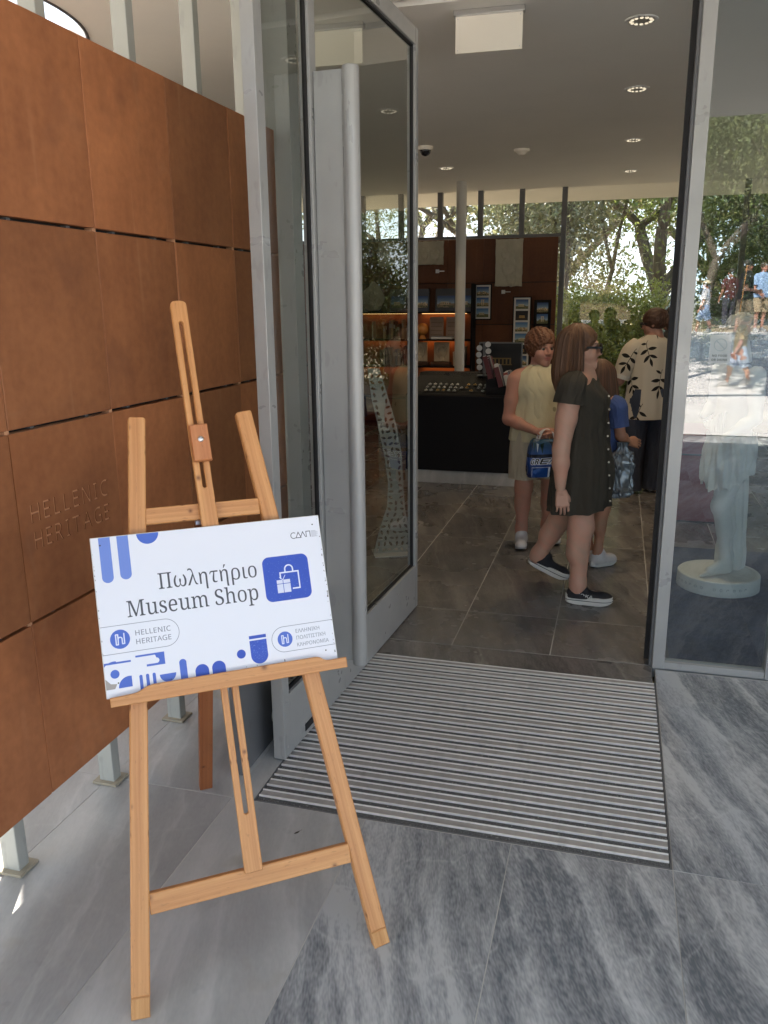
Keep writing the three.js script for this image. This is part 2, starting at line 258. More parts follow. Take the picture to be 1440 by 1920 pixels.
// ---------------------------------------------------------------- shop walls
function panel(parent, w, h, t, pos, ry, mat, r) {                     // one corten sheet, folded edges
  const g = uvBox(box(w, h, t, 0, 0, 0, 0.003), 0.55, [r(), r()]);
  return part(parent, 'panel', g, mat, pos, [0, ry, 0]);
}
function postGeo(h) { return uvBox(bx(-0.031, 0.031, 0, h, -0.023, 0.023, 0.004), 1); }
{ // free-standing wall of corten panels on posts, left of the door
  const r = rng(21), w = thing('corten_wall', 'rust brown weathering steel panel wall on grey posts left of the entrance', 'wall');
  const zs = [2.985, 2.49, 1.998, 1.503, 1.006, 0.511, 0.02], ys = [0.243, 0.812, 1.380, 1.954, 2.518];
  for (let j = 0; j < 4; j++) for (let i = 0; i < 6; i++) {
    const z0 = zs[i + 1], z1 = zs[i], y0 = ys[j], y1 = ys[j + 1];
    if (j === 1 && i === 2) continue;
    panel(w, 0.03, y1 - y0 - 0.010, z1 - z0 - 0.0045, [-1.635 + (r() - 0.5) * 0.0022, (y0 + y1) / 2, (z0 + z1) / 2 + (r() - 0.5) * 0.0008], (r() - 0.5) * 0.004, mCorten[Math.floor(r() * 4)], r);
  }
  // the sheet with the engraved letters: the letters are cut 4 mm deep
  const font = await new FontLoader().loadAsync('fonts/droid/droid_sans_regular.typeface.json');
  const y0 = ys[1] + 0.005, y1 = ys[2] - 0.005, z0 = zs[3] + 0.00125, z1 = zs[2] - 0.00125;   // u runs from z1 (left) to z0
  const face = poly([[0, y0], [z1 - z0, y0], [z1 - z0, y1], [0, y1]]), isles = [];
  const put = (text, u0, u1, base, cap) => {
    const sh = [...text].map((c) => font.generateShapes(c, 1)); let pen = 0; const bits = [];
    sh.forEach((list, i) => { const b = new THREE.Box2(); list.forEach((s) => s.getPoints(8).forEach((p) => b.expandByPoint(p))); bits.push([list, b.min.x, pen]); pen += b.max.x - b.min.x + 0.30; });
    pen -= 0.30; const k = (u1 - u0) / pen, ky = cap / 0.98;
    for (const [list, mx, at] of bits) for (const s of list) {
      const map = (p) => new THREE.Vector2(u0 + (p.x - mx + at) * k, base + p.y * ky);
      face.holes.push(new THREE.Path(s.getPoints(8).map(map)));
      for (const h of s.holes) isles.push(new THREE.Shape(h.getPoints(8).map(map)));
    }
  };
  put('HELLENIC', z1 - 1.946, z1 - 1.563, 1.106, 0.054); put('HERITAGE', z1 - 1.942, z1 - 1.568, 1.024, 0.054);
  const sheet = merge([extr(face, 0.0038, {}), ...isles.map((s) => extr(s, 0.0038, {}))]);
  sheet.rotateY(Math.PI / 2); sheet.translate(-1.6238, 0, z1);
  const en = part(w, 'panel', uvBox(sheet, 0.55, [0.3, 0.6]), mCorten[1]); en.userData.label = 'panel engraved HELLENIC HERITAGE';
  part(en, 'backing', uvBox(bx(-1.65, -1.6243, y0, y1, z0, z1), 0.55), mCortenEdge);
  for (const z of [2.62, 2.06, 1.55, 1.06, 0.57, 0.09]) {
    const p = part(w, 'post', postGeo(CEIL), mPost, [-1.737, 0, z]);
    part(p, 'base_plate', uvBox(box(0.10, 0.010, 0.085, 0, 0.006, 0, 0.002), 1), M('plate', { color: lin(0.36, 0.32, 0.24), roughness: 0.8, map: texPaint }));
  }
  for (const z of zs) part(w, 'joint_strip', bx(-1.652, -1.6245, ys[0] + 0.004, ys[4] - 0.004, z - 0.009, z + 0.009), mCortenEdge);
  const rails = []; for (let j = 0; j < 5; j++) rails.push(bx(-1.706, -1.652, ys[j] - (j === 4 ? 0.05 : 0.02), ys[j] + (j === 0 ? 0.05 : j === 4 ? -0.01 : 0.02), 0.03, 2.97));
  part(w, 'rail', merge(rails), mBlack);
  const clips = []; for (const y of ys.slice(1, 4)) for (let i = 0; i < 6; i++) for (const dz of [0.12, 0.38]) clips.push(bx(-1.652, -1.632, y - 0.0035, y + 0.0035, zs[i + 1] + dz - 0.008, zs[i + 1] + dz + 0.008));
  part(w, 'clip', merge(clips), mSteelDark).userData.kind = 'stuff';
}
{ // low dark side panel beside the door with the doorstop
  const t = thing('side_panel', 'low dark grey metal side panel behind the easel, next to the open door', 'panel');
  part(t, 'body', uvBox(bx(-1.305, -1.262, 0.001, 0.44, 0.02, 1.40, 0.004), 1), mSteelDark);
  const d = thing('door_stop', 'steel door stop with black rubber tip sticking out of the dark side panel', 'door stop', null, [-1.262, 0.105, 1.10]);
  const q = cyl(0.022, 0.022, 0.05, 20, 0, 0.025, 0), c = cyl(0.026, 0.026, 0.03, 20, 0, 0.063, 0), pl = cyl(0.034, 0.034, 0.005, 20, 0, 0.003, 0);
  for (const g of [q, c, pl]) g.rotateZ(-Math.PI / 2);
  part(d, 'stem', q, mChrome); part(d, 'rubber_tip', c, mBlack); part(d, 'flange', pl, mChrome);
}
{ // closing walls
  const diag = structGroup('front_wall'), a = [-1.70, -0.15], b = [-5.9, -2.32], L = Math.hypot(b[0] - a[0], b[1] - a[1]), ang = Math.atan2(-(b[1] - a[1]), b[0] - a[0]);
  diag.position.set(a[0], 0, a[1]); diag.rotation.y = ang;
  part(diag, 'lower_wall', uvBox(bx(0, L, 0, 2.55, -0.06, 0.06), 0.4), mCorten[0]);
  const jb = thing('door_jamb', 'grey metal jamb left of the entrance between the corten wall and the open door', 'door frame');
  part(jb, 'jamb', uvBox(bx(-1.70, -1.56, 0, CEIL, -0.16, -0.04, 0.004), 1), mSteel);
  const sw = structGroup('side_wall');
  part(sw, 'wall', uvBox(bx(-6.02, -5.9, 0, CEIL, -7.95, -2.2), 0.3), mWhite);
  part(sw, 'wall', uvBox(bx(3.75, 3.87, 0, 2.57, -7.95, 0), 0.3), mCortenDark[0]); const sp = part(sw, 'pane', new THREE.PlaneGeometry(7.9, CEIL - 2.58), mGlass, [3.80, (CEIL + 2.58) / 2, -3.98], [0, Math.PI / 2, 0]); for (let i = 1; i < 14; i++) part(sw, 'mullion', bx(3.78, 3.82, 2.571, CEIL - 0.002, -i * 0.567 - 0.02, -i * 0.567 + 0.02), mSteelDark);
}
{ // glazed front right of the door
  const f = thing('shop_front', 'glazed shop front with pale grey mullions right of the entrance', 'window');
  const xs = [0.272, 0.772, 1.272, 1.772, 2.272, 2.772, 3.272];
  xs.forEach((x, i) => {
    const m = part(f, 'mullion', uvBox(i === 0 ? bx(0.244, 0.300, 0, CEIL, -0.05, 0.035, 0.003) : bx(x - 0.028, x + 0.028, 0, CEIL, -0.05, 0.035, 0.003), 1), mSteel);
    if (i === 0) { part(m, 'gasket', bx(0.208, 0.236, 0.012, CEIL - 0.01, -0.075, -0.045), mBlack); part(m, 'recess', uvBox(bx(0.230, 0.2435, 0, CEIL, -0.05, 0.012), 1), mSteelDark); }
    const x0 = x + 0.028, x1 = i < 6 ? xs[i + 1] - 0.028 : 3.75;
    part(f, 'sill', uvBox(bx(x0, x1, 0, 0.035, -0.03, 0.03, 0.002), 1), mSteel);
    const p = part(f, 'pane', new THREE.PlaneGeometry(x1 - x0, CEIL - 0.035), mGlassFront, [(x0 + x1) / 2, (CEIL + 0.035) / 2, 0.006]);
    part(p, 'inner_sheet', new THREE.PlaneGeometry(x1 - x0, CEIL - 0.035), glass('inner_sheet', { ior: 1.3 }), [0, 0, -0.018]);
  });
  const st = thing('notice_sticker', 'small frosted notice sticker about food and drink on the right window', 'sticker', null, [0.424, 1.515, 0.0105]);
  part(st, 'sheet', new THREE.PlaneGeometry(0.088, 0.125), M('sticker', { transparent: true, roughness: 0.8, map: canvasTex(256, 364, (c, w, h) => {
    c.clearRect(0, 0, w, h); c.fillStyle = 'rgba(225,232,230,0.42)'; c.fillRect(0, 0, w, h); c.strokeStyle = 'rgba(120,135,140,0.9)'; c.lineWidth = 7; c.beginPath(); c.arc(128, 130, 74, 0, 7); c.stroke(); c.beginPath(); c.moveTo(76, 78); c.lineTo(180, 182); c.stroke();
    c.fillStyle = 'rgba(60,68,74,0.95)'; c.font = 'bold 40px sans-serif'; c.textAlign = 'center'; c.fillText('NO FOOD', 128, 278); c.fillText('OR DRINK', 128, 330); }) }));
}
{ // glazed back of the shop and the corten wall inside
  const b = thing('rear_glazing', 'glazed rear of the shop with slim dark mullions below the ceiling', 'window');
  for (let x = -5.9; x < 3.7; x += 0.5655) {
    const xx = x; const tall = xx > -0.9;
    if (tall && Math.abs(xx + 0.81) > 0.1 && Math.abs(xx - 1.45) > 0.3) continue;
    part(b, 'mullion', bx(xx - 0.034, xx + 0.034, tall ? 0 : 2.6, CEIL, -7.99, -7.91), mSteelDark);
  }
  part(b, 'sill', bx(-5.9, -0.83, 2.575, 2.615, -8.0, -7.9), mSteelDark);
  part(b, 'pane', new THREE.PlaneGeometry(9.65, CEIL), mGlass, [-1.075, CEIL / 2, -7.955]);
  const w = thing('inner_wall', 'dark rust brown panel wall at the back of the shop below the high windows', 'wall'), r = rng(33), ys = [0.02, 0.86, 1.42, 1.985, 2.572];
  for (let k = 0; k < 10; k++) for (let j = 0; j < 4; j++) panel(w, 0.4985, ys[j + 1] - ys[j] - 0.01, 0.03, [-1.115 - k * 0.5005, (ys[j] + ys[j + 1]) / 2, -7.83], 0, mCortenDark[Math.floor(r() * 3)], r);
  part(w, 'core', bx(-5.9, -0.87, 0, 2.56, -7.93, -7.85), mBlack);
  const c = thing('column', 'slim round grey column standing behind the black counter', 'column', null, [-2.03, 0, -6.98]);
  part(c, 'shaft', cyl(0.065, 0.065, CEIL, 32, 0, CEIL / 2, 0), mSteelPale); part(c, 'base_ring', cyl(0.095, 0.09, 0.03, 32, 0, 0.015, 0), mSteel);
}
// ---------------------------------------------------------------- open glass door leaf
{
  const L = 1.762, T = 0.048, H = 3.03, d = thing('door_leaf', 'tall open glass door leaf in grey metal frame with long vertical pull handle', 'door', null, [-1.15, 0, 1.268], -0.0597);
  const mem = (x0, x1, y0, y1, z0, z1) => uvBox(bx(x0, x1, y0, y1, z0, z1, 0.0025), 1);
  part(d, 'stile', mem(-T, 0, 0.008, H, -0.056, 0), mSteel);
  part(d, 'stile', mem(-T, 0, 0.008, H, -L, -L + 0.042), mSteel);
  part(d, 'bottom_rail', mem(-T + 0.001, -0.001, 0.008, 0.262, -L + 0.042, -0.056), mSteel);
  part(d, 'top_rail', mem(-T + 0.001, -0.001, 2.952, H, -L + 0.042, -0.056), mSteel);
  part(d, 'stile', mem(-T + 0.002, -0.002, 0.262, 2.952, -0.482, -0.426), mSteel);
  const gask = [];
  for (const [a, b] of [[-0.426, -0.056], [-L + 0.042, -0.482]]) {
    const p = part(d, 'pane', new THREE.PlaneGeometry(b - a, 2.69), mGlassDoor, [-0.022, 1.607, (a + b) / 2], [0, Math.PI / 2, 0]);
    for (const s of [a + 0.004, b - 0.004]) gask.push(bx(-0.030, -0.014, 0.262, 2.952, s - 0.004, s + 0.004));
    gask.push(bx(-0.030, -0.014, 0.262, 0.27, a + 0.009, b - 0.009), bx(-0.030, -0.014, 2.944, 2.952, a + 0.009, b - 0.009));
  }
  part(d, 'gasket', merge(gask), mBlack);
  const h = part(d, 'handle', mem(0, 0.118, 0.247, 2.535, -0.462, -0.448), mSteel);
  const tube = cyl(0.0315, 0.0315, 2.30, 32, 0.143, 1.388, -0.455); part(h, 'grip_tube', tube, mSteel);
  part(h, 'end_cap', cyl(0.0315, 0.0295, 0.004, 32, 0.143, 2.540, -0.455), mSteel); part(h, 'end_cap', cyl(0.0295, 0.0315, 0.004, 32, 0.143, 0.236, -0.455), mSteel);
  part(d, 'lock_slot', bx(-0.004, 0.0012, 0.030, 0.062, -0.315, -0.19, 0.001), mBlack);
  for (const [z, y] of [[-0.03, 0.05], [-0.03, 0.24], [-0.9, 0.2], [-1.4, 0.2]]) { const c = cyl(0.0045, 0.0045, 0.002, 10); c.rotateZ(Math.PI / 2); c.translate(0.0006, y, z); part(d, 'screw', c, mChrome); }
}
// ---------------------------------------------------------------- entrance mat
{
  const t = thing('entrance_mat', 'large sunken mat of aluminium strips and dark brush rows in the doorway', 'mat');
  const N = 19, pitch = (MATZ1 - MATZ0 - 0.012) / N, x0 = MATX0 + 0.008, x1 = MATX1 - 0.008, r = rng(44);
  part(t, 'frame', merge([bx(MATX0, MATX1, -0.05, -0.001, MATZ0, MATZ0 + 0.005), bx(MATX0, MATX1, -0.05, 0.0, MATZ1 - 0.005, MATZ1), bx(MATX0, x0 - 0.003, -0.05, 0.0, MATZ0 + 0.005, MATZ1 - 0.005), bx(x1 + 0.003, MATX1, -0.05, 0.0, MATZ0 + 0.005, MATZ1 - 0.005)]), mSteelDark);
  part(t, 'tray', bx(MATX0, MATX1, -0.06, -0.035, MATZ0, MATZ1), mBlack);
  const texAlu = tex(1024, 128, (u, v) => { const g = 0.80 + 0.12 * fbm(u, v, 6, 24, 3, 201) + 0.1 * fbm(u, v, 40, 6, 3, 205) - 0.12 * smooth(0.25, 0.5, fbm(u, v, 24, 6, 3, 209)); return [g, g * 0.985, g * 0.96]; });
  const mAlu = [0, 1, 2].map((i) => M('aluminium', { map: texAlu, color: lin(0.42 + 0.03 * i, 0.405 + 0.03 * i, 0.39 + 0.03 * i), roughness: 0.55, metalness: 0.2 }));
  const mAluEdge = M('aluminium_edge', { map: texAlu, color: lin(0.88, 0.87, 0.85), roughness: 0.4, metalness: 0.1 });
  const texBrush = tex(1024, 64, (u, v) => { const n = 0.5 + 0.5 * pn(u * 220, v * 10, 220, 10, 3) + 0.4 * fbm(u, v, 40, 4, 3, 221); const k = 0.06 + 0.08 * clamp(n, 0, 1.3), d = 0.22 * smooth(0.36, 0.6, fbm(u, v, 90, 8, 2, 225)); return [k + d * 0.8, k + d * 0.75, k + d * 0.66]; });
  const mBrush = M('brush', { map: texBrush, roughness: 1, bumpMap: texBrush, bumpScale: 0.006 });
  const w = 0.041, prof = poly([[0.0057, -0.03], [w - 0.0057, -0.03], [w - 0.0057, 0.0008], [0.0057, 0.0008]]);
  const ridge = (a) => poly([[a, -0.03], [a + 0.0055, -0.03], [a + 0.0055, 0.0030], [a + 0.0045, 0.0042], [a + 0.0010, 0.0042], [a, 0.0030]]);
  for (let i = 0; i < N; i++) {
    const z = MATZ0 + 0.008 + i * pitch, off = [r() * 3, r()], place = (g) => { g.rotateY(Math.PI / 2); g.translate(x0, 0, 0); return g; };
    const mk = (s) => { const g = extr(s, x1 - x0); g.rotateY(-Math.PI / 2); g.translate(x1, 0, z); return g; };   // profile x -> z, depth -> -x
    const s = part(t, 'strip', uvBox(mk(prof), 0.8, off), mAlu[Math.floor(r() * 3)]);
    part(s, 'ridge', uvBox(merge([mk(ridge(0)), mk(ridge(w - 0.0055))]), 0.8, off), mAluEdge);
    const b = uvBox(bx(x0, x1, -0.03, -0.002 + (r() - 0.5) * 0.0012, z + w + 0.001, z + pitch - 0.001, 0.001), 1, off), uv = b.attributes.uv;
    for (let k = 0; k < uv.count; k++) uv.setXY(k, uv.getX(k) * 0.9, uv.getY(k) * 12);
    part(t, 'brush_row', b, mBrush);
  }
}
// ---------------------------------------------------------------- easel
const EASEL = { pos: [-0.785, 0, 2.268], ry: 0.6463, t: THREE.MathUtils.degToRad(22) };
{
  const e = thing('easel', 'wooden display easel of varnished pine carrying the museum shop sign', 'easel', null, EASEL.pos, EASEL.ry);
  const tilt = (g) => g.rotateX(-EASEL.t);
  // bar between two points of the easel plane, cut square; n0..n1 is its depth
  const bar = (a0, w0, a1, w1, wid, n0, n1, holes, bev = 0.0022, round = 0) => {
    const dx = a1 - a0, dw = w1 - w0, len = Math.hypot(dx, dw), h = wid / 2, s = new THREE.Shape();
    s.moveTo(-h, 0); s.lineTo(h, 0); s.lineTo(h, len - round);
    if (round) { s.quadraticCurveTo(h, len, h - round * 1.2, len); s.lineTo(-h + round * 1.2, len); s.quadraticCurveTo(-h, len, -h, len - round); } else s.lineTo(-h, len);
    s.lineTo(-h, 0);
    for (const [b, t, k] of holes ?? []) { const p = new THREE.Path(); p.moveTo(-k, b); p.absarc(0, t - k, k, Math.PI, 0, true); p.absarc(0, b + k, k, 0, -Math.PI, true); s.holes.push(p); }
    const g = extr(s, n1 - n0 - 2 * bev, { bevel: bev, seg: 6 });
    g.translate(0, 0, n0 + bev); const u = woodUVs(g, 1); u.rotateZ(-Math.atan2(dx, dw)); u.translate(a0, w0, 0); return tilt(u);
  };
  const at_ = (a0, a1, w) => a0 + (a1 - a0) * (w - 0.004) / 1.531, mWorn = M('pine_worn', { map: texWood, color: lin(0.98, 1.0, 1.02), roughness: 0.85 });
  for (const [a0, a1, k] of [[-0.322, -0.168, 0.055], [0.322, 0.128, 0.048]]) { const leg = part(e, 'leg', bar(at_(a0, a1, k), k, a1, 1.536, 0.046, -0.030, 0, null, 0.003, 0.008), mWood); part(leg, 'worn_foot', bar(a0, 0.004, at_(a0, a1, k), k - 0.0004, 0.0455, -0.0297, -0.0003, null, 0.003), mWorn); }
  part(e, 'upper_crossbar', bar(-0.176, 1.258, 0.140, 1.258, 0.045, -0.026, -0.004), mWood);
  part(e, 'lower_crossbar', bar(-0.272, 0.266, 0.266, 0.266, 0.052, -0.028, -0.002), mWood);
  part(e, 'centre_rail', bar(-0.004, 0.285, -0.012, 1.12, 0.048, 0.000, 0.016, [[0.15, 0.72, 0.0065]]), mWood);
  part(e, 'mast', bar(-0.004, 1.06, -0.022, 1.862, 0.046, 0.002, 0.020, [[0.26, 0.74, 0.0052]], 0.0022, 0.016), mWood);
  const bl = part(e, 'clamp_block', bar(-0.008, 1.392, -0.011, 1.494, 0.050, 0.0215, 0.044), mWoodRed);
  const sc = new THREE.SphereGeometry(0.0085, 16, 8, 0, TAU, 0, Math.PI / 2); sc.rotateX(Math.PI / 2); sc.scale(1, 1, 0.5); sc.translate(-0.009, 1.452, 0.044); part(bl, 'screw', tilt(sc), mChrome);
  // ledge: shelf and front lip with cut-down ends
  const lip = new THREE.Shape(); const a0 = -0.315, a1 = 0.317;
  lip.moveTo(a0, 0.772); lip.lineTo(a1, 0.772); lip.lineTo(a1, 0.800); lip.lineTo(a1 - 0.045, 0.800); lip.quadraticCurveTo(a1 - 0.062, 0.800, a1 - 0.072, 0.809); lip.quadraticCurveTo(a1 - 0.078, 0.814, a1 - 0.09, 0.814);
  lip.lineTo(a0 + 0.11, 0.814); lip.quadraticCurveTo(a0 + 0.092, 0.812, a0 + 0.082, 0.806); lip.quadraticCurveTo(a0 + 0.068, 0.798, a0 + 0.05, 0.798); lip.lineTo(a0, 0.796); lip.lineTo(a0, 0.772);
  const lg = extr(lip, 0.014, { bevel: 0.002 }); lg.translate(0, 0, 0.036);
  const led = part(e, 'ledge', tilt(woodUVs(lg, 0)), mWood);
  part(led, 'shelf', tilt(woodUVs(bx(a0 + 0.002, a1 - 0.002, 0.774, 0.792, 0.001, 0.0355, 0.001), 0)), mWood);
  // rear leg, hinged behind the upper crossbar
  const f = V(-0.005, 0.004, -0.962), top = V(-0.01, 1.235 * Math.cos(EASEL.t), -1.235 * Math.sin(EASEL.t) - 0.045), len = f.distanceTo(top);
  const rl = woodUVs(box(0.046, len, 0.028, 0, len / 2, 0, 0.003), 1); const dir = top.clone().sub(f).normalize();
  rl.applyQuaternion(new THREE.Quaternion().setFromUnitVectors(V(0, 1, 0), dir)); rl.translate(f.x, f.y, f.z); part(e, 'rear_leg', rl, mWoodDark);
  part(e, 'hinge', tilt(bx(-0.04, 0.02, 1.225, 1.265, -0.045, -0.027)), mChrome);
}
// ---------------------------------------------------------------- sign board
{
  const W = 2048, H = 1304;
  const print = canvasTex(W, H, (c) => {
    const U = (u) => u * W, Y = (v) => v * H, blue = '#2f52bd', lblue = '#7590da', mblue = '#4c6dcb', ink = '#45464c';
    c.fillStyle = '#f3f4f8'; c.fillRect(0, 0, W, H); c.scale(1, 0.95);
    const rr = (x, y, w, h, r, fill) => { c.beginPath(); c.roundRect(U(x), Y(y), U(w), Y(h), r); c.fillStyle = fill; c.fill(); };
    rr(0.030, -0.1, 0.047, 0.405, 60, lblue); rr(0.104, -0.1, 0.047, 0.395, 60, lblue);
    c.fillStyle = mblue; c.beginPath(); c.arc(U(0.232), 0, U(0.046), 0, Math.PI); c.fill();
    // lettering
    c.fillStyle = ink; const fit = (txt, u0, u1, base, px, font) => { c.save(); c.font = px + 'px ' + font; const w = c.measureText(txt).width; c.translate(U(u0), Y(base)); c.scale((U(u1) - U(u0)) / w, 1); c.fillText(txt, 0, 0); c.restore(); };
    fit('Πωλητήριο', 0.252, 0.688, 0.388, 196, 'serif'); fit('Museum Shop', 0.112, 0.682, 0.548, 196, 'serif');
    // square with bag and gift
    rr(0.712, 0.262, 0.212, 0.318, 62, blue);
    c.strokeStyle = '#eef1fb'; c.lineWidth = 13; c.lineCap = 'butt'; c.beginPath(); c.moveTo(U(0.788), Y(0.425)); c.lineTo(U(0.788), Y(0.382)); c.lineTo(U(0.872), Y(0.382)); c.lineTo(U(0.872), Y(0.502)); c.lineTo(U(0.838), Y(0.502)); c.stroke();
    c.beginPath(); c.moveTo(U(0.812), Y(0.382)); c.lineTo(U(0.812), Y(0.36)); c.arc(U(0.83), Y(0.36), U(0.018), Math.PI, 0); c.lineTo(U(0.848), Y(0.382)); c.stroke();
    c.fillStyle = '#e3e7f6'; c.fillRect(U(0.768), Y(0.432), U(0.062), Y(0.092)); c.strokeStyle = blue; c.lineWidth = 5; c.beginPath(); c.moveTo(U(0.768), Y(0.46)); c.lineTo(U(0.83), Y(0.46)); c.moveTo(U(0.797), Y(0.432)); c.lineTo(U(0.797), Y(0.524)); c.stroke();
    c.strokeStyle = '#eef1fb'; c.lineWidth = 6; c.beginPath(); c.moveTo(U(0.797), Y(0.432)); c.lineTo(U(0.782), Y(0.412)); c.moveTo(U(0.797), Y(0.432)); c.lineTo(U(0.81), Y(0.40)); c.stroke();
    // small logo top right
    c.strokeStyle = '#3a3c42'; c.lineWidth = 6; const lx = U(0.864), ly = Y(0.15), k = 62;
    c.beginPath(); c.arc(lx + 20, ly - 30, 27, -0.9, 0.9, true); c.moveTo(lx + 42, ly - 6); c.lineTo(lx + 66, ly - 58); c.lineTo(lx + 90, ly - 6); c.closePath(); c.moveTo(lx + 84, ly - 6); c.lineTo(lx + 110, ly - 58); c.lineTo(lx + 134, ly - 6); c.moveTo(lx + 142, ly - 4); c.lineTo(lx + 142, ly - 58); c.lineTo(lx + 180, ly - 58); c.lineTo(lx + 180, ly - 4); c.stroke();
    c.lineWidth = 3; c.strokeStyle = '#9a9ca4'; for (let i = 0; i < 7; i++) { c.beginPath(); c.moveTo(lx + 190, ly - 58 + i * 9); c.lineTo(lx + 190 + 46 + (i * 37) % 26, ly - 58 + i * 9); c.stroke(); }
    // the two outlined plates
    const hh = (x, y, r) => { c.fillStyle = mblue; c.beginPath(); c.arc(x, y, r, 0, 7); c.fill(); c.strokeStyle = '#e8ecfa'; c.lineWidth = r * 0.13; c.lineCap = 'round'; c.lineJoin = 'round';
      c.beginPath(); c.moveTo(x - r * 0.42, y + r * 0.55); c.lineTo(x - r * 0.42, y - r * 0.5); c.lineTo(x - r * 0.2, y - r * 0.5); c.lineTo(x - r * 0.2, y + r * 0.05); c.arc(x, y, r * 0.2, Math.PI, 0.2, false); c.moveTo(x + r * 0.42, y - r * 0.55); c.lineTo(x + r * 0.42, y + r * 0.5); c.lineTo(x + r * 0.2, y + r * 0.5); c.lineTo(x + r * 0.2, y - r * 0.02); c.moveTo(x - r * 0.42, y + r * 0.55); c.lineTo(x - r * 0.22, y + r * 0.55); c.lineTo(x - r * 0.2, y + r * 0.1); c.stroke(); };
    c.strokeStyle = '#5c6172'; c.lineWidth = 3.5; let y0 = Y(0.592), y1 = Y(0.775), r = (y1 - y0) / 2; c.beginPath(); c.moveTo(-5, y0); c.lineTo(U(0.318) - r, y0); c.arc(U(0.318) - r, (y0 + y1) / 2, r, -Math.PI / 2, Math.PI / 2); c.lineTo(-5, y1); c.stroke();
    hh(U(0.075), (y0 + y1) / 2, U(0.040));
    c.fillStyle = '#81858f'; fit('HELLENIC', 0.135, 0.285, 0.674, 62, 'sans-serif'); fit('HERITAGE', 0.135, 0.285, 0.732, 62, 'sans-serif');
    y0 = Y(0.762); y1 = Y(0.938); r = (y1 - y0) / 2; c.strokeStyle = '#5c6172'; c.lineWidth = 3.5; c.beginPath(); c.moveTo(W + 5, y0); c.lineTo(U(0.712) + r, y0); c.arc(U(0.712) + r, (y0 + y1) / 2, r, -Math.PI / 2, Math.PI / 2, true); c.lineTo(W + 5, y1); c.stroke();
    hh(U(0.772), (y0 + y1) / 2, U(0.034));
    c.fillStyle = '#8d919b'; fit('ΕΛΛΗΝΙΚΗ', 0.822, 0.938, 0.818, 48, 'sans-serif'); fit('ΠΟΛΙΤΙΣΤΙΚΗ', 0.822, 0.962, 0.866, 48, 'sans-serif'); fit('ΚΛΗΡΟΝΟΜΙΑ', 0.822, 0.972, 0.914, 48, 'sans-serif');
    // shapes along the foot of the board
    c.fillStyle = blue; c.fillRect(U(0.612), Y(0.792), U(0.076), Y(0.022)); c.beginPath(); c.moveTo(U(0.612), Y(0.826)); c.lineTo(U(0.688), Y(0.826)); c.lineTo(U(0.688), Y(0.93)); c.arc(U(0.65), Y(0.93), U(0.038), 0, Math.PI); c.closePath(); c.fill();
    c.beginPath(); c.arc(U(0.570), Y(0.905), U(0.0195), 0, 7); c.fill();
    for (const [x, v] of [[0.366, 0.93], [0.438, 0.925]]) rr(x, v, 0.058, 0.3, 58, blue);
    rr(0.303, 0.875, 0.030, 0.3, 30, mblue);
    c.fillStyle = mblue; c.beginPath(); c.arc(U(0.252), Y(0.955), U(0.034), 0, Math.PI); c.fill();
    for (let i = 0; i < 3; i++) rr(0.135 + i * 0.027, 0.935, 0.013, 0.3, 13, mblue);
    c.fillRect(U(0.0), Y(0.828), U(0.108), Y(0.012)); 
    c.beginPath(); c.roundRect(U(0.128), Y(0.806), U(0.118), Y(0.012), 2); c.fill(); c.beginPath(); c.moveTo(U(0.205), Y(0.806)); c.lineTo(U(0.246), Y(0.806)); c.lineTo(U(0.246), Y(0.888)); c.lineTo(U(0.17), Y(0.888)); c.lineTo(U(0.17), Y(0.874)); c.lineTo(U(0.212), Y(0.874)); c.arc(U(0.212), Y(0.856), Y(0.018), Math.PI / 2, -Math.PI / 2, true); c.closePath(); c.fill();
    c.fillStyle = mblue; c.beginPath(); c.moveTo(0, Y(0.84)); c.lineTo(U(0.05), Y(0.84)); c.arc(U(0.04), Y(0.90), U(0.05), -1.4, -Math.PI, true); c.lineTo(0, Y(0.9)); c.fill();
    c.beginPath(); c.arc(U(0.04), Y(0.905), U(0.018), 0, 7); c.fill();
    c.beginPath(); c.moveTo(U(0.105), Y(0.93)); c.lineTo(U(0.105), Y(1)); c.lineTo(U(0.03), Y(1)); c.arc(U(0.095), Y(1.0), U(0.045), Math.PI, -1.3); c.closePath(); c.fill();
    // wear: scratches and flaked print on the dark areas, chips along the rim
    const q = rng(9); for (let i = 0; i < 420; i++) { const inSq = q() > 0.5, x = inSq ? U(0.715 + 0.2 * q()) : U(0.61 + 0.08 * q()), y = inSq ? Y(0.27 + 0.3 * q()) : Y(0.83 + 0.13 * q()); const px = c.getImageData(Math.floor(x), Math.floor(y * 0.95), 1, 1).data; if (px[0] > 120) continue; c.fillStyle = 'rgba(200,212,245,' + (0.1 + 0.35 * q()) + ')'; c.beginPath(); c.ellipse(x, y, 1 + 6 * q() * q(), 1 + 3 * q() * q(), q() * 3, 0, 7); c.fill(); }
    for (let i = 0; i < 46; i++) { c.fillStyle = 'rgba(70,66,60,' + (0.25 + 0.5 * q()) + ')'; const e = q(), x = e < 0.6 ? W - 4 - 10 * q() : e < 0.8 ? 6 * q() : q() * W, y = e < 0.8 ? q() * H : H - 6 * q(); c.beginPath(); c.ellipse(x, y, 2 + 4 * q(), 3 + 14 * q() * q(), 0, 0, 7); c.fill(); }
    c.fillStyle = 'rgba(60,56,52,0.85)'; for (const [x, y] of [[0.035, 0.05], [0.968, 0.06], [0.952, 0.972], [0.05, 0.965]]) { c.beginPath(); c.arc(U(x), Y(y), 7, 0, 7); c.fill(); }
